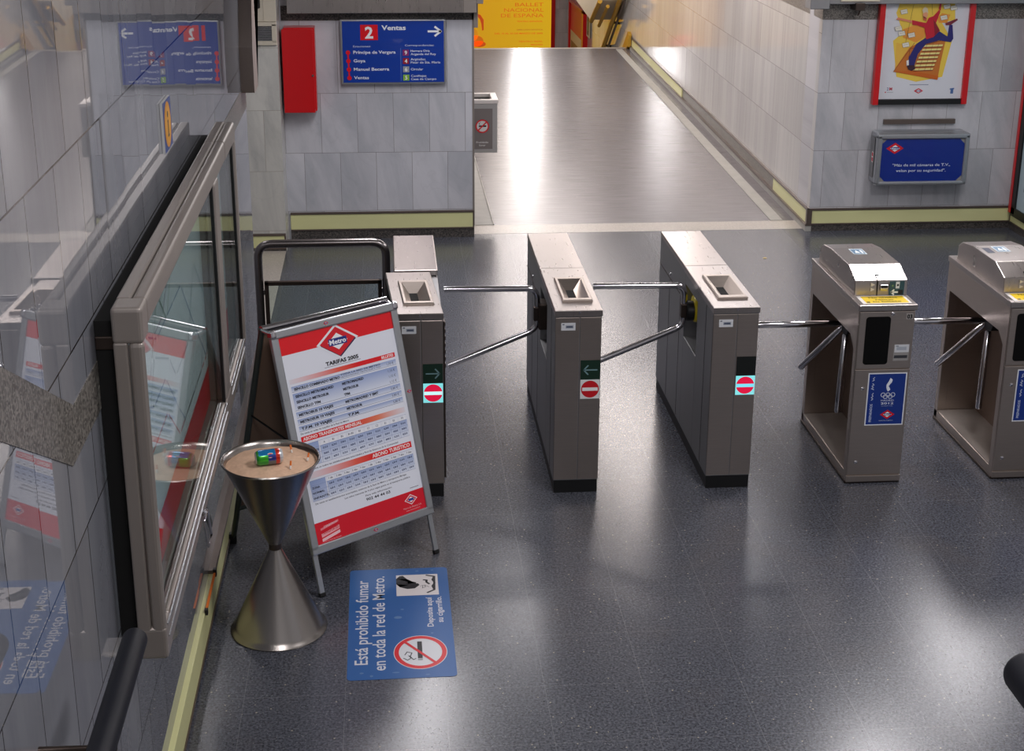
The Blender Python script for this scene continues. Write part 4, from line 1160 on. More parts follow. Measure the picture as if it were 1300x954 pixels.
p.line([(cc[0] - .066, cc[1] + .02), (cc[0] - .056, cc[1] - .004), (cc[0] - .036, cc[1] + .006), (cc[0] - .044, cc[1] + .034), (cc[0] - .030, cc[1] + .06), (cc[0] - .020, cc[1] + .05)], .004, '2a2c30', 3)
p.line([(cc[0] - .072, cc[1] + .045), (cc[0] - .055, cc[1] + .062), (cc[0] - .040, cc[1] + .046), (cc[0] - .05, cc[1] + .026)], .004, '2a2c30', 3)
p.line([(cc[0] - .062, cc[1] - .082), (cc[0] + .058, cc[1] + .086)], .013, 'd8242e', 4)
# scuffs worn into the vinyl
for (sx, sy, a_, b__) in ((.215, .455, .018, .012), (.235, .385, .008, .006), (.33, .93, .010, .004), (.06, .90, .009, .006), (.10, .925, .007, .008), (.20, .905, .016, .005), (.36, .60, .006, .005), (.31, .03, .008, .006), (.38, .025, .007, .005)):
    p.disc(sx, sy, a_, b__, '5b7fae', 1, 10)
st = p.build('floor_sticker', M['ink'], frame_mtx((-.2215, 6.249, .0012), (1, 0.008, 0), (-0.005, 1, 0)), None, thick=0)
recenter(st); set_props(st, 'blue no-smoking sticker stuck on the floor in front of the tariff board', 'floor sticker')

# ================================================================== WALL DISPLAY CABINET (left)
cab = thing('display_cabinet', 'long glazed aluminium display cabinet hanging on the left marble wall', 'display cabinet', (XL, 5.35, .93))
xb, xf = -.772, -.688
ya, yb_, z0, z1 = 3.965, 6.73, .925, 2.025
b = BM(); b.box(XL + .001, xb + .004, ya + .05, yb_ - .05, z0 + .05, z1 - .05); obj('back_box', b, M['void'], cab)
def rail(name, y0_, y1_, za, zb):
    b = BM(); b.box(xb, xb + .040, y0_, y1_, za, zb, .006).box(xb + .041, xf, y0_, y1_, za, zb, .014, 3); return obj(name, b, M['alu_frame'], cab)
rail('top_rail', ya + .10, yb_ - .45, z1 - .085, z1)
rail('bottom_rail', ya + .10, yb_ - .10, z0, z0 + .105)
rail('near_stile', ya, ya + .030, z0 + .06, z1 - .10)
rail('far_stile', yb_ - .07, yb_, z0 + .06, z1 - .07)
rail('mullion', 5.83, 5.98, z0 + .10, z1 - .08)
rail('corner_cap', yb_ - .452, yb_ - .002, z1 - .088, z1 + .001)
for zz in (z1 - .105, z0 - .001):
    b = BM(); b.box(xb - .001, xf + .001, ya - .001, ya + .104, zz, zz + .106, .012, 3); obj('corner_cap', b, M['alu_frame'], cab)
# glazing rails at the foot of the panes
for (y0_, y1_) in ((ya + .03, 5.80), (6.0, 6.62)):
    b = BM(); b.box(xf - .003, xf + .003, y0_, y1_, z0 + .100, z0 + .106, .001); obj('sliding_track', b, M['alu'], cab)
    b = BM(); b.box(xf - .003, xf + .004, y0_, y1_, z0 + .060, z0 + .066, .001); obj('sliding_track', b, M['alu'], cab)
    b = BM(); b.box(xf - .016, xf - .012, y0_ - .01, y1_ + .02, z0 + .10, z1 - .085); obj('pane', b, M['glass'], cab)
    b = BM(); b.box(xf - .020, xf - .006, y1_ + .006, y1_ + .028, z0 + .10, z1 - .085); obj('gasket', b, M['black'], cab)
# the network map behind the near pane
p = Print(2.60, .93)
p.rect(0, 0, 2.60, .93, 'c4ced2', 0)
p.rect(0, .78, 2.60, .93, 'c01a22', 1); p.rect(.03, .03, 2.57, .76, 'ccd6da', 1)
random.seed(5)
for i, cc_ in enumerate(('c22a30', '6a86a8', '7f9a88', '6a86a8', '8a7c98', '7a9aa4')):
    x_ = random.uniform(.05, .5); yy = random.uniform(.1, .7); pts = [(x_, yy)]
    while pts[-1][0] < 2.4:
        a = random.choice((0, .7, -.7, .35)); d = random.uniform(.15, .4)
        ny = min(.72, max(.06, pts[-1][1] + math.sin(a) * d)); pts.append((pts[-1][0] + math.cos(a) * d, ny))
    p.line(pts, .007, cc_, 2 + i % 3)
    for q in pts: p.disc(q[0], q[1], .012, .012, 'e6eaec', 5, 10)
p.build('network_map', M['ink'], frame_mtx((-.757, ya + .06, z1 - .06), (0, 1, 0), (0, 0, 1)), cab, thick=.004)
# ring pull and lock on the bottom rail
b = BM(); b.tube([(xf + .004, 4.86, .985), (xf + .012, 4.86, .975)], .012, 12); lk = obj('lock', b, M['chrome'], cab)
b = BM()
yy = 4.86; xr = xf + .013
b.tube([(xr, yy - .045, .965), (xr + .010, yy - .045, .868), (xr + .010, yy + .05, .868), (xr, yy + .05, .965), (xr, yy - .045, .965)], .0045, 8); obj('ring_pull', b, M['chrome'], lk)
# wall brackets at the back
for (yy, zz) in ((4.01, 1.93), (4.02, 1.02), (6.45, 1.90)):
    b = BM(); b.box(XL + .0005, xb + .004, yy, yy + .05, zz - .04, zz, .004); obj('bracket', b, M['steel_dark'], cab)

# information sign higher on the same wall
p = Print(.20, .185, step=.0006)
p.rect(0, 0, .20, .185, '27478f', 0); p.disc(.10, .0925, .082, .085, 'e0951c', 1); p.disc(.10, .0925, .066, .069, 'e8a42a', 2)
p.disc(.10, .055, .012, .012, '252018', 3); p.poly([(.088, .076), (.108, .076), (.108, .128), (.118, .130), (.118, .138), (.084, .138), (.084, .130), (.094, .128), (.094, .084), (.088, .084)], '252018', 3)
o = p.build('information_sign', M['ink'], frame_mtx((XL + .012, 5.50, 2.32), (0, 1, 0), (0, 0, 1)), None, thick=.011)
recenter(o); set_props(o, 'small blue square sign with an orange information disc on the left marble wall', 'sign')

# metal casing at the far end of the left wall
b = BM(); b.prism([(8.60, 1.84), (8.60, 2.10), (8.72, 2.42), (9.5, 2.62), (9.5, 2.95), (8.85, 2.95), (8.85, 1.84)], 'x', XL - .02, XL + .075, .003)
b.bm.faces.ensure_lookup_table()
o = obj('shutter_guide', b, M['casing'])
recenter(o); set_props(o, 'brown metal shutter guide at the top far end of the left wall', 'shutter guide')

# handrail ends by the camera stair
def handrail(pts, r, label, wallx=None):
    t = thing('handrail', label, 'handrail', tuple(pts[0]))
    b = BM()
    e = pts[0]; d = (pts[0] - pts[1]).normalized()
    P = [e + d * r * .38, e + d * r * .34, e + d * r * .2, e] + pts[1:]
    b.tube(P, r, 24, radii=[r * .55, r * .8, r * .95, r] + [r] * (len(pts) - 1)); obj('sleeve', b, M['rubber'], t)
    if wallx is not None:
        for k in (1, 2):
            c = pts[k]
            b = BM(); b.tube([c + Vector((0, 0, -r)), c + Vector((0, 0, -r - .05)), Vector((wallx, c.y, c.z - r - .05))], .010, 10); obj('bracket', b, M['steel_dark'], t)
    return t
hx = -.66
handrail([Vector((hx, 3.345, 1.352)), Vector((hx, 3.0, 1.352)), Vector((hx, 2.6, 1.352)), Vector((hx, 1.4, 1.352 + 1.2 * .53)), Vector((hx, .6, 1.352 + 2.0 * .53))], .0315, 'black sleeved handrail end beside the display cabinet at bottom left', XL)
t = handrail([Vector((1.375, 2.76, 1.52)), Vector((1.375, 2.45, 1.52)), Vector((1.375, 2.1, 1.62)), Vector((1.375, 1.0, 1.62 + 1.1 * .53))], .050, 'black rounded handrail end at the bottom right corner')
b = BM(); b.tube([(1.365, 2.35, 1.50), (1.365, 2.35, .48)], .02, 12); obj('post', b, M['rail_steel'], t)
b = BM(); b.tube([(1.365, 1.0, 2.17), (1.365, 1.0, 1.26)], .02, 12); obj('post', b, M['rail_steel'], t)

# ================================================================== BACK BLOCK: line sign, red cabinet, vent
sg = thing('line_sign', 'blue line 2 station sign with white arrow on the marble block', 'sign', (.06, YB, 1.31))
b = BM(); b.box(-.366, .482, YB - .062, YB - .004, 1.308, 1.822, .004); obj('case', b, M['alu'], sg)
w, h = .815, .490
p = Print(w, h, step=.001)
SB = '0d3a9c'
p.rect(0, 0, w, h, SB, 0)
p.rect(.145, .028, .285, .150, 'e01020', 1); p.text('2', .215, .134, .088, 'f4f4f6', 'c', layer=2, bold=.03, width=.066)
p.text('Ventas', .315, .070, .036, 'e9edf5', 'l', width=.195, layer=1, bold=.03)
p.line([(.690, .083), (.790, .083)], .016, 'f2f4f8', 1); p.line([(.745, .048), (.792, .083), (.745, .118)], .016, 'f2f4f8', 1)
p.text('Estaciones:', .085, .206, .014, 'c6d0ea', 'l', width=.140, layer=1)
p.text('Correspondencias:', .500, .200, .014, 'c6d0ea', 'l', width=.235, layer=1)
for i, s in enumerate(('Príncipe de Vergara', 'Goya', 'Manuel Becerra', 'Ventas')):
    yy = .258 + i * .068
    p.text(s, .085, yy, .024, 'e3e8f4', 'l', width=(.340, .095, .285, .120)[i], layer=1, bold=.02)
    p.disc(.042 + i * .002, yy - .010, .018, .018, 'e01428', 2, 20)
p.line([(.042, .248), (.048, .452)], .012, 'e01428', 1)
p.rect(.464, .215, .467, .478, '6f8fd0', 1)
for i, (n_, c_, l1, l2) in enumerate((('9', '8a2a6a', 'Herrera Oria', 'Arganda del Rey'), ('4', '9a2030', 'Argüelles', 'Pinar de Sta. María'), ('6', '9a9ea6', 'Circular', ''), ('5', '86b83a', 'Canillejas', 'Casa de Campo'))):
    yy = .228 + i * .067
    p.rect(.482, yy, .532, yy + .048, c_, 1); p.text(n_, .507, yy + .039, .030, 'f2f4f8', 'c', layer=2, bold=.02)
    if l2:
        p.text(l1, .545, yy + .018, .017, 'dfe5f3', 'l', width=(.155, .120, 0, .125)[i], layer=1, bold=.01)
        p.text(l2, .545, yy + .044, .017, 'dfe5f3', 'l', width=(.205, .240, 0, .205)[i], layer=1, bold=.01)
    else:
        p.text(l1, .545, yy + .032, .018, 'dfe5f3', 'l', width=.100, layer=1, bold=.01)
p.build('sign_face', M['ink_gloss'], face_cam(-.349, YB - .0655, 1.812), sg, thick=.003)

hc = thing('fire_hose_cabinet', 'plain red metal fire cabinet on the left edge of the marble block', 'fire cabinet', (-.70, YB - .06, 1.07))
b = BM(); b.box(-.812, -.565, YB - .16, YB - .003, 1.11, 1.775, .004); obj('case', b, M['redpaint'], hc)
b = BM(); b.box(-.826, -.578, YB - .178, YB - .158, 1.10, 1.765, .004); dr = obj('door', b, M['redpaint'], hc)
b = BM(); b.lathe([(0, .010), (.008, .010), (.009, .0)], seg=14, mtx=Matrix.Translation((-.588, YB - .178, 1.40)) @ Matrix.Rotation(PI / 2, 4, 'X')); obj('lock', b, M['chrome'], dr)

vg = thing('vent_grille', 'square grey vent grille in a beige frame on the left column', 'vent', (-.96, 11.87, 1.66))
b = BM()
for (a, c, e, g_) in ((-1.08, -.848, 1.815, 1.845), (-1.08, -.848, 1.668, 1.70), (-1.08, -1.035, 1.69, 1.83), (-.885, -.848, 1.69, 1.83)):
    b.box(a, c, 11.845, 11.869, e, g_, .003)
obj('frame', b, M['cream'], vg)
b = BM()
for k in range(9):
    b.box(-1.04, -.88, 11.852, 11.864, 1.703 + k * .0135, 1.710 + k * .0135, mtx=None)
obj('slat', b, M['steel_side'], vg)
b = BM(); b.box(-1.04, -.88, 11.862, 11.868, 1.69, 1.83); obj('backing', b, M['granite_dark'], vg)
# beige panel above it and a small hanging latch
b = BM(); b.box(-1.10, -.846, 11.858, 11.869, 1.848, 2.5, .002).box(-.942, -.938, 11.855, 11.86, 1.85, 2.5); o = obj('service_panel', b, M['cream']); recenter(o); set_props(o, 'beige service panel over the vent grille on the left column', 'panel')
lt = thing('panel_latch', 'small black and chrome latch on the beige panel above the vent', 'latch', (-1.0, 11.85, 1.95))
b = BM(); b.box(-.995, -.965, 11.835, 11.858, 1.953, 2.06, .005); obj('latch_plate', b, M['black'], lt)
b = BM(); b.tube([(-.988, 11.828, 2.05), (-.988, 11.828, 1.955)], .009, 10); obj('latch_bolt', b, M['chrome'], lt)

# ================================================================== CORRIDOR: waste bin, posters, rails
M['bin_grey'] = mat('light_grey_paint', 'a9a7a5', 0.4, 0.2, noise=0.03)
M['bin_rim'] = mat('off_white_rim', 'd9d3cf', 0.3, 0.1, noise=0.03)
wb = thing('wall_waste_bin', 'square grey steel litter bin with no-smoking sign at corridor mouth', 'litter bin', (.86, 13.5, .47))
x0, x1_, ya2, yb2, za, zb = .73, .992, 13.38, 13.76, .475, .925
b = BM()
b.box(x0, x1_, ya2, ya2 + .03, za, zb, .004).box(x0, x1_, yb2 - .03, yb2, za, zb, .004).box(x0 + .0005, x0 + .03, ya2 + .01, yb2 - .01, za + .001, zb - .001).box(x1_ - .03, x1_ - .0005, ya2 + .01, yb2 - .01, za + .001, zb - .001).box(x0 + .01, x1_ - .01, ya2 + .01, yb2 - .01, za + .001, za + .02)
obj('body', b, M['bin_grey'], wb)
b = BM()
zt = zb + .035
for (a, c, e, g_) in ((x0 - .004, x1_ + .008, ya2 - .008, ya2 + .045), (x0 - .004, x1_ + .008, yb2 - .045, yb2 + .006), (x0 - .004, x0 + .03, ya2 + .044, yb2 - .044), (x1_ - .05, x1_ + .008, ya2 + .044, yb2 - .044)):
    b.box(a, c, e, g_, zb, zt, .004)
obj('rim', b, M['bin_rim'], wb)
b = BM(); b.box(x0 + .028, x1_ - .028, ya2 + .028, yb2 - .028, zb - .05, zb - .01); obj('dark_infill', b, M['black'], wb)  # black slab stands in for the darkness inside the bin
b = BM(); b.box(CX0 + .0, x0 + .002, ya2 + .05, yb2 - .05, za + .1, zb - .05, .003); obj('wall_mount', b, M['steel_side'], wb)
p = Print(.185, .37, step=.001)
p.rect(0, 0, .185, .37, '77706e', 0); p.ring(.092, .160, .062, .062, .012, 'd0202c', 2, 32); p.disc(.092, .160, .060, .060, 'd8d6d4', 1)
p.rect(.060, .152, .128, .166, '1a1a1a', 2); p.line([(.070, .145), (.060, .135), (.075, .125)], .004, '1a1a1a', 2); p.line([(.130, .122), (.054, .198)], .012, 'd0202c', 3)
p.text('Prohibido', .092, .315, .016, 'd8d6d4', 'c', width=.11, layer=1); p.text('fumar', .092, .342, .016, 'd8d6d4', 'c', width=.06, layer=1)
p.build('front_label', M['ink'], face_cam(x0 + .032, ya2 - .0015, za + .405), wb, thick=.001)

# ballet poster on the far stairwell wall
def at_far(u, v, yy):
    """point on plane y=yy seen at the photograph's pixel"""
    d = fw + rt * ((u - 650) / F_PX) - up * ((v - 432) / F_PX)
    t_ = yy / d.y
    return Vector((0, 0, CAM_H)) + d * t_
PY = 31.2
a = at_far(602, 0, PY); c = at_far(699, 60, PY)
px1 = c.x; pz0 = c.z - .5; pz1 = a.z + .75; px0 = px1 - 2.3
bp = thing('advertising_poster', 'big yellow ballet poster in a red frame at the far end', 'poster', ((px0 + px1) / 2, PY, pz0))
W_, H_ = px1 - px0, pz1 - pz0
b = BM()
for (a_, c_, e_, g_) in ((px0 - .08, px0, pz0 - .08, pz1 + .08), (px1, px1 + .08, pz0 - .08, pz1 + .08), (px0, px1, pz0 - .08, pz0), (px0, px1, pz1, pz1 + .08)):
    b.box(a_, c_, PY - .07, PY - .001, e_, g_, .004)
obj('frame', b, M['redpaint'], bp)
p = Print(W_, H_, step=.003)
p.rect(0, 0, W_, H_, 'f0ab1c', 0, 'f6c822')
def pos(u, v):
    q_ = at_far(u, v, PY - .03); return (q_.x - px0, pz1 - q_.z)
k = H_ / 1.0
ref = abs(at_far(650, 10, PY).z - at_far(650, 0, PY).z) / 10      # metres per photo pixel
for s, u0, u1, v, hh in (('BALLET', 654, 690, 8, 5), ('NACIONAL', 640, 690, 15, 5), ('DE ESPAÑA', 636, 690, 22, 5), ('TEATRO ESPAÑOL', 656, 689, 28, 1.8), ('DIRECCION ARTISTICA', 656, 689, 38.5, 1.6), ('DEL 10 AL 30 DE MARZO DE 2005', 628, 689, 43.5, 2), ('TEATRO REAL', 658, 689, 53.5, 1.8), ('MADRID', 674, 689, 57.5, 1.8)):
    x_a, y_a = pos(u0, v); x_b, _ = pos(u1, v)
    p.text(s, x_a, y_a, hh * ref * .9, 'e0761a' if v != 38.5 else '9a7a2a', 'l', width=x_b - x_a, layer=1, bold=.0 if hh > 3 else .02)
# dancer's arm and skirt in orange-red washes
P_ = [pos(u, v) for (u, v) in ((605, 17), (610, 19), (614, 25), (614, 38), (612, 39), (611, 30), (609, 24), (605, 20))]
p.poly(P_, 'd8541a', 1)
for (u, v, ru, rv, col) in ((604, 52, 10, 7, 'e87a1a'), (608, 56, 9, 4, 'e0601a'), (600, 44, 7, 8, 'f0a020')):
    cx_, cy_ = pos(u, v); p.disc(cx_, cy_, ru * ref, rv * ref, col, 1)
p.build('printed_sheet', M['ink_glow'], face_cam(px0, PY - .03, pz1), bp, thick=.01)

# red framed poster further along the right stairwell wall
def on_right(u, v, xx):
    d = fw + rt * ((u - 650) / F_PX) - up * ((v - 432) / F_PX); t_ = xx / d.x
    return Vector((0, 0, CAM_H)) + d * t_
xw = 3.835
yn, yf = 28.55, 30.9
tp = on_right(743, 12, xw).z
rp = thing('advertising_poster', 'red topped poster in a red frame seen edge-on beyond the corridor', 'poster', (xw, (yn + yf) / 2, tp - 1.75))
b = BM()
for (a_, c_, e_, g_) in ((yn, yn + .22, tp - 1.75, tp), (yf - .12, yf, tp - 1.75, tp), (yn, yf, tp - .05, tp), (yn, yf, tp - 1.75, tp - 1.68)):
    b.box(xw - .09, xw + .01, a_, c_, e_, g_, .004)
obj('frame', b, M['redpaint'], rp)
p = Print(yf - yn - .3, 1.62, step=.003)
p.rect(0, 0, yf - yn - .3, 1.62, 'ddd6d2', 0); p.rect(0, 0, yf - yn - .3, .55, 'd8304a', 1); p.rect(.15, .75, 1.2, 1.5, '8a6a4a', 1); p.rect(.5, .9, 1.0, 1.3, '4a3a30', 2)
p.build('printed_sheet', M['ink'], frame_mtx((xw - .05, yf - .1, tp - .05), (0, -1, 0), (0, 0, 1)), rp, thick=.005)
e = on_right(748, 33, xw)
o = Print(.45, .42, step=.002); o.rect(0, 0, .45, .42, 'cfd0c4', 0); o.rect(.10, .04, .33, .38, '3a4a34', 1); o.rect(.16, .12, .26, .30, '7fae5a', 2)
o = o.build('small_sign', M['ink'], frame_mtx((3.815, e.y + .22, e.z + .21), (0, -1, 0), (0, 0, 1)), None, thick=.01)
recenter(o); set_props(o, 'small dark green sign on the stairwell wall right of the edge-on poster', 'sign')

# descending brass-edged handrail and the boxed soffit over the stairs
sb = thing('stair_handrail', 'brass edged handrail descending the far stairs along the right wall', 'handrail', (3.72, 25.4, -.9))
s0 = on_right(787, 0, 3.72); s1 = on_right(766, 60, 3.72)
dd = (s1 - s0); s00 = s0 - dd * .6; s11 = s1 + dd * .8
b = BM(); b.tube([s00, s11], .040, 10); obj('rail', b, M['gold'], sb)
b = BM(); b.tube([s00 + Vector((.06, 0, -.06)), s11 + Vector((.06, 0, -.06))], .022, 8); obj('backing', b, M['trim'], sb)
for kk in (.45, .95, 1.3):
    q_ = s0 + dd * kk
    b = BM(); b.tube([q_, Vector((3.84, q_.y, q_.z - .02))], .02, 8); obj('bracket', b, M['black'], sb)
so_ = thing('stair_soffit', 'cream boxed soffit with brass edging hanging over the far stairs', 'soffit', (3.5, 27.2, 0))
k0, k1, k2 = on_right(735, 0, 3.45), on_right(753, 25, 3.45), on_right(764, 0, 3.45)
poly = [(k0.y + .0, k0.z), (k1.y, k1.z), (k2.y, k2.z), (k2.y, k2.z + .8), (k0.y, k0.z + .8)]
b = BM(); b.prism([(p_[0], p_[1]) for p_ in poly], 'x', 3.40, 3.80, .0); obj('panel', b, M['cream'], so_)
b = BM(); b.tube([Vector((3.42, k1.y, k1.z - .02)), Vector((3.42, k2.y, k2.z - .02))], .040, 8); obj('brass_edge', b, M['gold'], so_)
b = BM(); b.tube([Vector((3.55, k1.y, k1.z - .10)), Vector((3.55, k2.y, k2.z - .10))], .03, 8); obj('lower_strip', b, M['gold'], so_)
# brass end of the skirting at the stair head
b = BM(); b.prism([(23.28, .05), (23.28, .24), (23.36, .28), (23.9, -.05), (23.9, -.25), (23.36, .06)], 'x', 3.772, 3.822, .004); o = obj('brass_end_post', b, M['gold']); recenter(o); set_props(o, 'brass end piece of the skirting at the head of the far stairs', 'trim piece')

# ================================================================== RIGHT BLOCK
# poster with the running man
pf = thing('advertising_poster', 'poster of a leaping man in a red jumper above the metal box', 'poster', (4.46, YB, 1.09))
PZ0, PZ1 = 1.095, 2.30
b = BM()
b.box(4.058, 4.105, YB - .06, YB - .002, PZ0, PZ1, .003); b.box(4.822, 4.869, YB - .06, YB - .002, PZ0, PZ1, .003); b.box(4.058, 4.869, YB - .06, YB - .002, PZ1 - .03, PZ1, .003)
obj('frame', b, M['redpaint'], pf)
b = BM(); b.box(4.105, 4.822, YB - .05, YB - .004, PZ0, PZ0 + .045, .002); obj('lower_rail', b, M['black'], pf)
W_, H_ = .722, PZ1 - .03 - PZ0 - .030
p = Print(W_, H_, step=.0012)
p.rect(0, 0, W_, H_, 'd9dbe2', 0)
def c_(u, v):      # photograph pixel -> sheet coordinates
    q_ = at_far(u, v, YB - .03); return (q_.x - 4.104, PZ1 - .03 - q_.z)
def P(l): return [c_(*t_) for t_ in l]
def zz(a, b_): return (1030 + a / 4.815, b_ / 4.815)
def poly(l, col, lay): p.poly(P([zz(*t_) for t_ in l]), col, lay)
poly([(560, -30), (640, 0), (800, -40), (880, 20), (880, 120), (800, 140), (860, 250), (800, 470), (640, 500), (520, 470), (500, 250), (560, 200), (520, 80)], 'ecca4c', 1)
poly([(520, 260), (600, 280), (560, 440), (510, 440)], 'e8b848', 2)
poly([(560, 180), (640, 150), (700, 160), (690, 230), (640, 260), (560, 230)], 'e89a3a', 2)
poly([(770, 110), (800, 80), (850, 90), (830, 140), (780, 140)], 'e89a3a', 2)
# staircase
poly([(500, 438), (600, 290), (680, 250), (820, 250), (790, 380), (770, 488)], 'c8742c', 3)
for i in range(7):
    y_a = 275 + i * 24
    poly([(690 - i * 11, y_a), (805 - i * 10, y_a - 4), (800 - i * 10, y_a + 8), (686 - i * 11, y_a + 12)], 'e8dc8c', 4)
    poly([(690 - i * 11, y_a + 12), (803 - i * 10, y_a + 8), (800 - i * 10, y_a + 14), (686 - i * 11, y_a + 18)], '8a3c1c', 5)
for xx in (680, 710, 745, 780): p.line(P([zz(xx, 262), zz(xx - 55, 430)]), .002, '5a3018', 6)
p.line(P([zz(500, 438), zz(630, 262)]), .004, '8a3c1c', 6); p.line(P([zz(590, 420), zz(600, 300), zz(830, 236)]), .003, '6a3018', 6)
poly([(500, 438), (620, 432), (775, 465), (770, 488)], 'c8641c', 5)
# strings from above
p.line(P([zz(635, -20), zz(575, 260)]), .002, '3a3226', 6); p.line(P([zz(735, -20), zz(740, 90)]), .002, '3a3226', 6)
# legs
poly([(700, 228), (780, 190), (830, 222), (842, 150), (862, 152), (866, 236), (852, 258), (780, 246), (700, 268), (650, 330), (628, 400), (590, 398), (594, 350), (640, 268)], '27246e', 7)
poly([(816, 142), (890, 112), (894, 122), (850, 152), (820, 154)], '7a2a3a', 8)
poly([(580, 398), (628, 398), (634, 420), (610, 434), (590, 424)], '3a2030', 8); poly([(580, 370), (594, 366), (594, 400), (580, 404)], 'efece6', 8)
# jumper
poly([(614, 122), (700, 140), (716, 108), (744, 98), (782, 56), (786, 74), (760, 140), (784, 186), (744, 226), (700, 240), (690, 168), (640, 152), (616, 152)], 'c41830', 9)
poly([(776, 50), (792, -10), (800, -6), (788, 66)], 'c41830', 9)
poly([(744, 120), (760, 140), (782, 186), (752, 216)], '8a1026', 10)
# head, hands
p.disc(*c_(*zz(694, 92)), .021, .026, 'e8a078', 10, 20); poly([(676, 60), (692, 40), (708, 50), (712, 80), (700, 72), (682, 80)], 'd8c8a8', 11)
poly([(680, 96), (704, 110), (702, 128), (684, 120)], 'd0604a', 10)
poly([(514, 118), (530, 106), (614, 126), (612, 140), (560, 126)], 'e08a6a', 9)
# loose sheets
for (a_, b_) in ((565, 72), (530, 175), (550, 205), (610, 215), (575, 275), (828, 40), (868, 48), (808, 108)):
    l_ = [(a_ - 22, b_ - 10), (a_ + 18, b_ - 18), (a_ + 24, b_ + 8), (a_ - 16, b_ + 16)]
    poly(l_, 'e6e2d4', 7)
    p.line(P([zz(*t_) for t_ in l_ + l_[:1]]), .0016, '55504a', 8)
    p.line(P([zz(a_ - 12, b_), zz(a_ + 14, b_ - 6)]), .0018, '8a857c', 8)
# foot of the sheet
q_ = c_(1167, 107.5); [p.rect(q_[0] - .08 + k_ * .0125, q_[1] - .002, q_[0] - .072 + k_ * .0125, q_[1] + .004, '3a5080', 1) for k_ in range(13)]
q_ = c_(1166, 115.5); p.metro(q_[0], q_[1], .080, .046, 1)
q_ = c_(1130, 113); p.text('2', q_[0] - .028, q_[1] + .012, .024, '4a5a9a', 'l', layer=1); p.text('M', q_[0] - .006, q_[1] + .012, .024, 'c8203c', 'l', layer=1, bold=.03)
p.disc(q_[0] - .038, q_[1] + .028, .006, .006, 'c8203c', 1, 10); p.rect(q_[0] - .026, q_[1] + .026, q_[0] + .03, q_[1] + .030, '9aa0a8', 1)
q_ = c_(1208.5, 115); p.poly([(q_[0] - .020, q_[1] - .018), (q_[0] + .018, q_[1] - .022), (q_[0] + .018, q_[1] - .012), (q_[0] + .012, q_[1] - .008), (q_[0] + .012, q_[1] + .026), (q_[0] - .012, q_[1] + .026), (q_[0] - .012, q_[1] - .008), (q_[0] - .020, q_[1] - .008)], '4a6aa0', 1)
# torn lower and right edges
random.seed(3)
tp_ = [(0, H_)] + [(W_ * i / 24, H_ - random.uniform(.002, .012)) for i in range(25)] + [(W_, H_)]
p.poly(tp_, '6a665f', 12)
for i in range(14):
    y_a = H_ * (.45 + .038 * i); p.poly([(W_, y_a), (W_ - random.uniform(.004, .012), y_a + .012), (W_, y_a + .03)], '77736c', 12)
p.build('printed_sheet', M['ink'], face_cam(4.104, YB - .028, PZ1 - .03), pf, thick=.004)

# camera notice box
nb = thing('notice_box', 'grey metal wall box with blue security camera notice', 'notice box', (4.49, YB - .1, .41))
bx0, bx1, bz0, bz1, yf_ = 4.088, 4.872, .44, .865, YB - .20
b = BM(); b.box(bx0, bx1, yf_ + .045, YB - .002, bz0 + .005, bz1 + .015, .02, 3); obj('case', b, M['alu'], nb)
b = BM()
for (a_, c2, e_, g_) in ((bx0 - .006, bx1 + .004, bz1 - .035, bz1 + .010), (bx0 - .006, bx1 + .004, bz0 - .005, bz0 + .030), (bx0 - .006, bx0 + .038, bz0, bz1), (bx1 - .036, bx1 + .004, bz0, bz1)):
    b.box(a_, c2, yf_ - .006, yf_ + .05, e_, g_, .012, 3)
obj('frame', b, M['alu'], nb)
b = BM()
b.box(bx0 - .0065, bx0 - .0045, yf_ + .07, YB - .04, bz0 + .05, bz1 - .03); obj('side_grille', b, M['steel_side'], nb)
sp_ = Print(.05, .09, step=.0008); sp_.rect(0, 0, .05, .09, 'd8d4d2', 0); sp_.rect(.008, .008, .042, .04, 'c8203c', 1); sp_.rect(.008, .05, .042, .082, 'c8203c', 1)
sp_.build('side_sticker', M['ink'], frame_mtx((bx0 - .0085, yf_ + .12, .71), (0, -1, 0), (0, 0, 1)), nb, thick=.001)
w, h = bx1 - bx0 - .072, bz1 - bz0 - .063
p = Print(w, h, step=.001)
p.rect(0, 0, w, h, '8e8a84', 0)
cq = .045
p.poly([(cq, 0), (w - cq, 0), (w, cq), (w, h - cq), (w - cq, h), (cq, h), (0, h - cq), (0, cq)], '0a2a86', 1)
p.metro(.115, .080, .150, .096, 2)
p.text('"Más de mil cámaras de T.V.,', w / 2, .235, .022, 'cfd8ee', 'c', width=.500, layer=2, bold=.01)
p.text('velan por su seguridad".', w / 2, .282, .022, 'cfd8ee', 'c', width=.430, layer=2, bold=.01)
p.build('notice', M['ink_gloss'], face_cam(bx0 + .036, yf_ + .012, bz1 - .033), nb, thick=.003)
b = BM(); b.box(4.18, 4.80, YB - .03, YB - .001, .925, .965, .002); o = obj('wall_bracket', b, M['trim']); recenter(o); set_props(o, 'brownish metal strip on the marble just above the notice box', 'bracket')
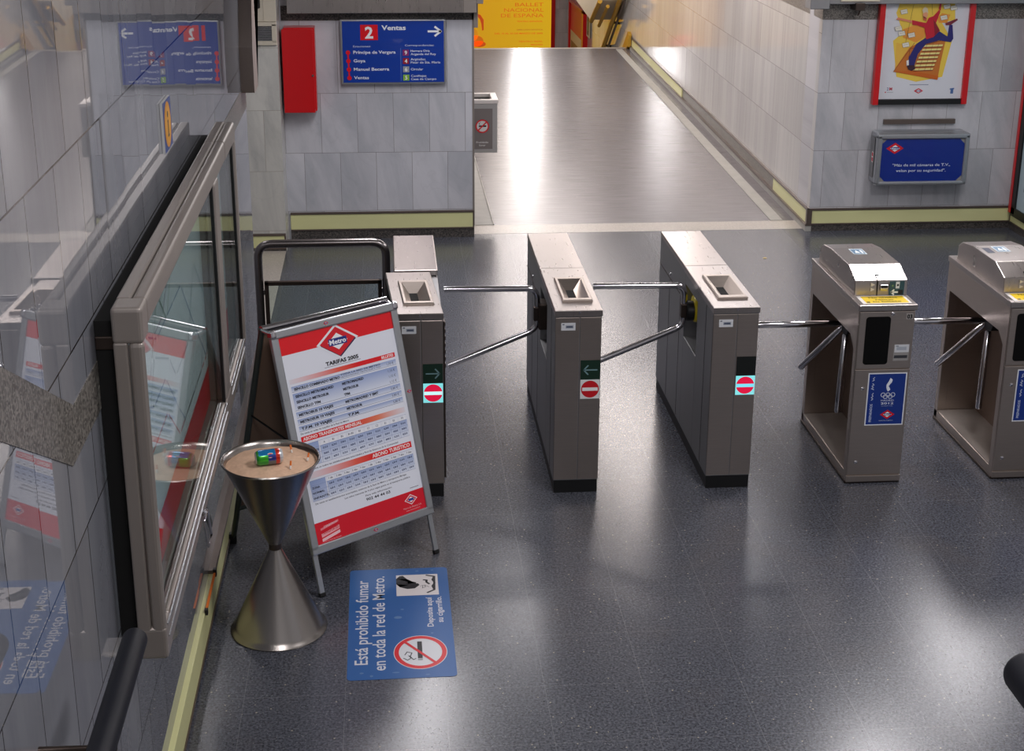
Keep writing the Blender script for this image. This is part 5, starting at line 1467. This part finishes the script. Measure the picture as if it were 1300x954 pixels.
# little conduit and clip at the top of the band
ct = thing('cable_conduit', 'thin grey conduit with a dark clip left of the leaping man poster', 'conduit', (3.85, YB - .02, 1.95))
b = BM(); b.tube([(3.70, YB - .13, 1.965), (4.02, YB - .13, 1.965)], .012, 10); obj('pipe', b, M['cream'], ct)
b = BM(); b.box(3.82, 3.90, YB - .15, YB - .003, 1.885, 1.945, .004).tube([(3.905, YB - .06, 1.93), (3.875, YB - .05, 1.835)], .008, 8); obj('clip', b, M['steel_dark'], ct)

# red framed light box on the right wall
lb = thing('light_box', 'pale lit advertising box in a red frame cut off by the right edge', 'light box', (XR, 11.2, .13))
yy0, yy1, zz0, zz1 = 9.9, 12.17, .155, 2.3
b = BM()
b.box(XR - .05, XR - .001, yy1 - .045, yy1, zz0, zz1, .003).box(XR - .05, XR - .001, yy0, yy0 + .045, zz0, zz1, .003).box(XR - .05, XR - .001, yy0, yy1, zz1 - .04, zz1, .003)
obj('frame', b, M['redpaint'], lb)
b = BM()
b.box(XR - .045, XR - .002, yy1 - .12, yy1 - .045, zz0, zz1 - .04, .002).box(XR - .045, XR - .002, yy0 + .045, yy1 - .045, zz0 - .02, zz0 + .055, .002); obj('inner_rail', b, M['black'], lb)
p = Print(yy1 - yy0 - .165, zz1 - zz0 - .1, step=.001)
p.rect(0, 0, yy1 - yy0 - .165, zz1 - zz0 - .1, 'a9bcc4', 0); p.rect(.05, .1, 1.9, .8, 'b9c9cf', 1); p.disc(.12, 1.86, .012, .016, '5a6a72', 1, 8)
p.build('lit_panel', M['ink'], frame_mtx((XR - .03, yy1 - .12, zz1 - .045), (0, -1, 0), (0, 0, 1)), lb, thick=.01)

# litter on the floor
def scrap(x, y, r, col, label):
    b = BM(); n_ = 7
    b.prism([(x + r * random.uniform(.6, 1.1) * math.cos(2 * PI * k / n_), y + .7 * r * random.uniform(.6, 1.1) * math.sin(2 * PI * k / n_)) for k in range(n_)], 'z', .0005, .004)
    m_ = mat('scrap_' + col, col, .8); o_ = obj('paper_scrap', b, m_); recenter(o_); set_props(o_, label, 'litter')
scrap(3.014, 11.386, .020, 'd8c08a', 'beige paper scrap on the floor beyond the slotted gates')
scrap(0.02, 6.80, .011, 'd89ab8', 'tiny pink scrap on the floor just right of the tariff board')
scrap(2.60, 8.40, .022, '9a7f68', 'flattened brown scrap on the floor between the two tripod turnstiles')
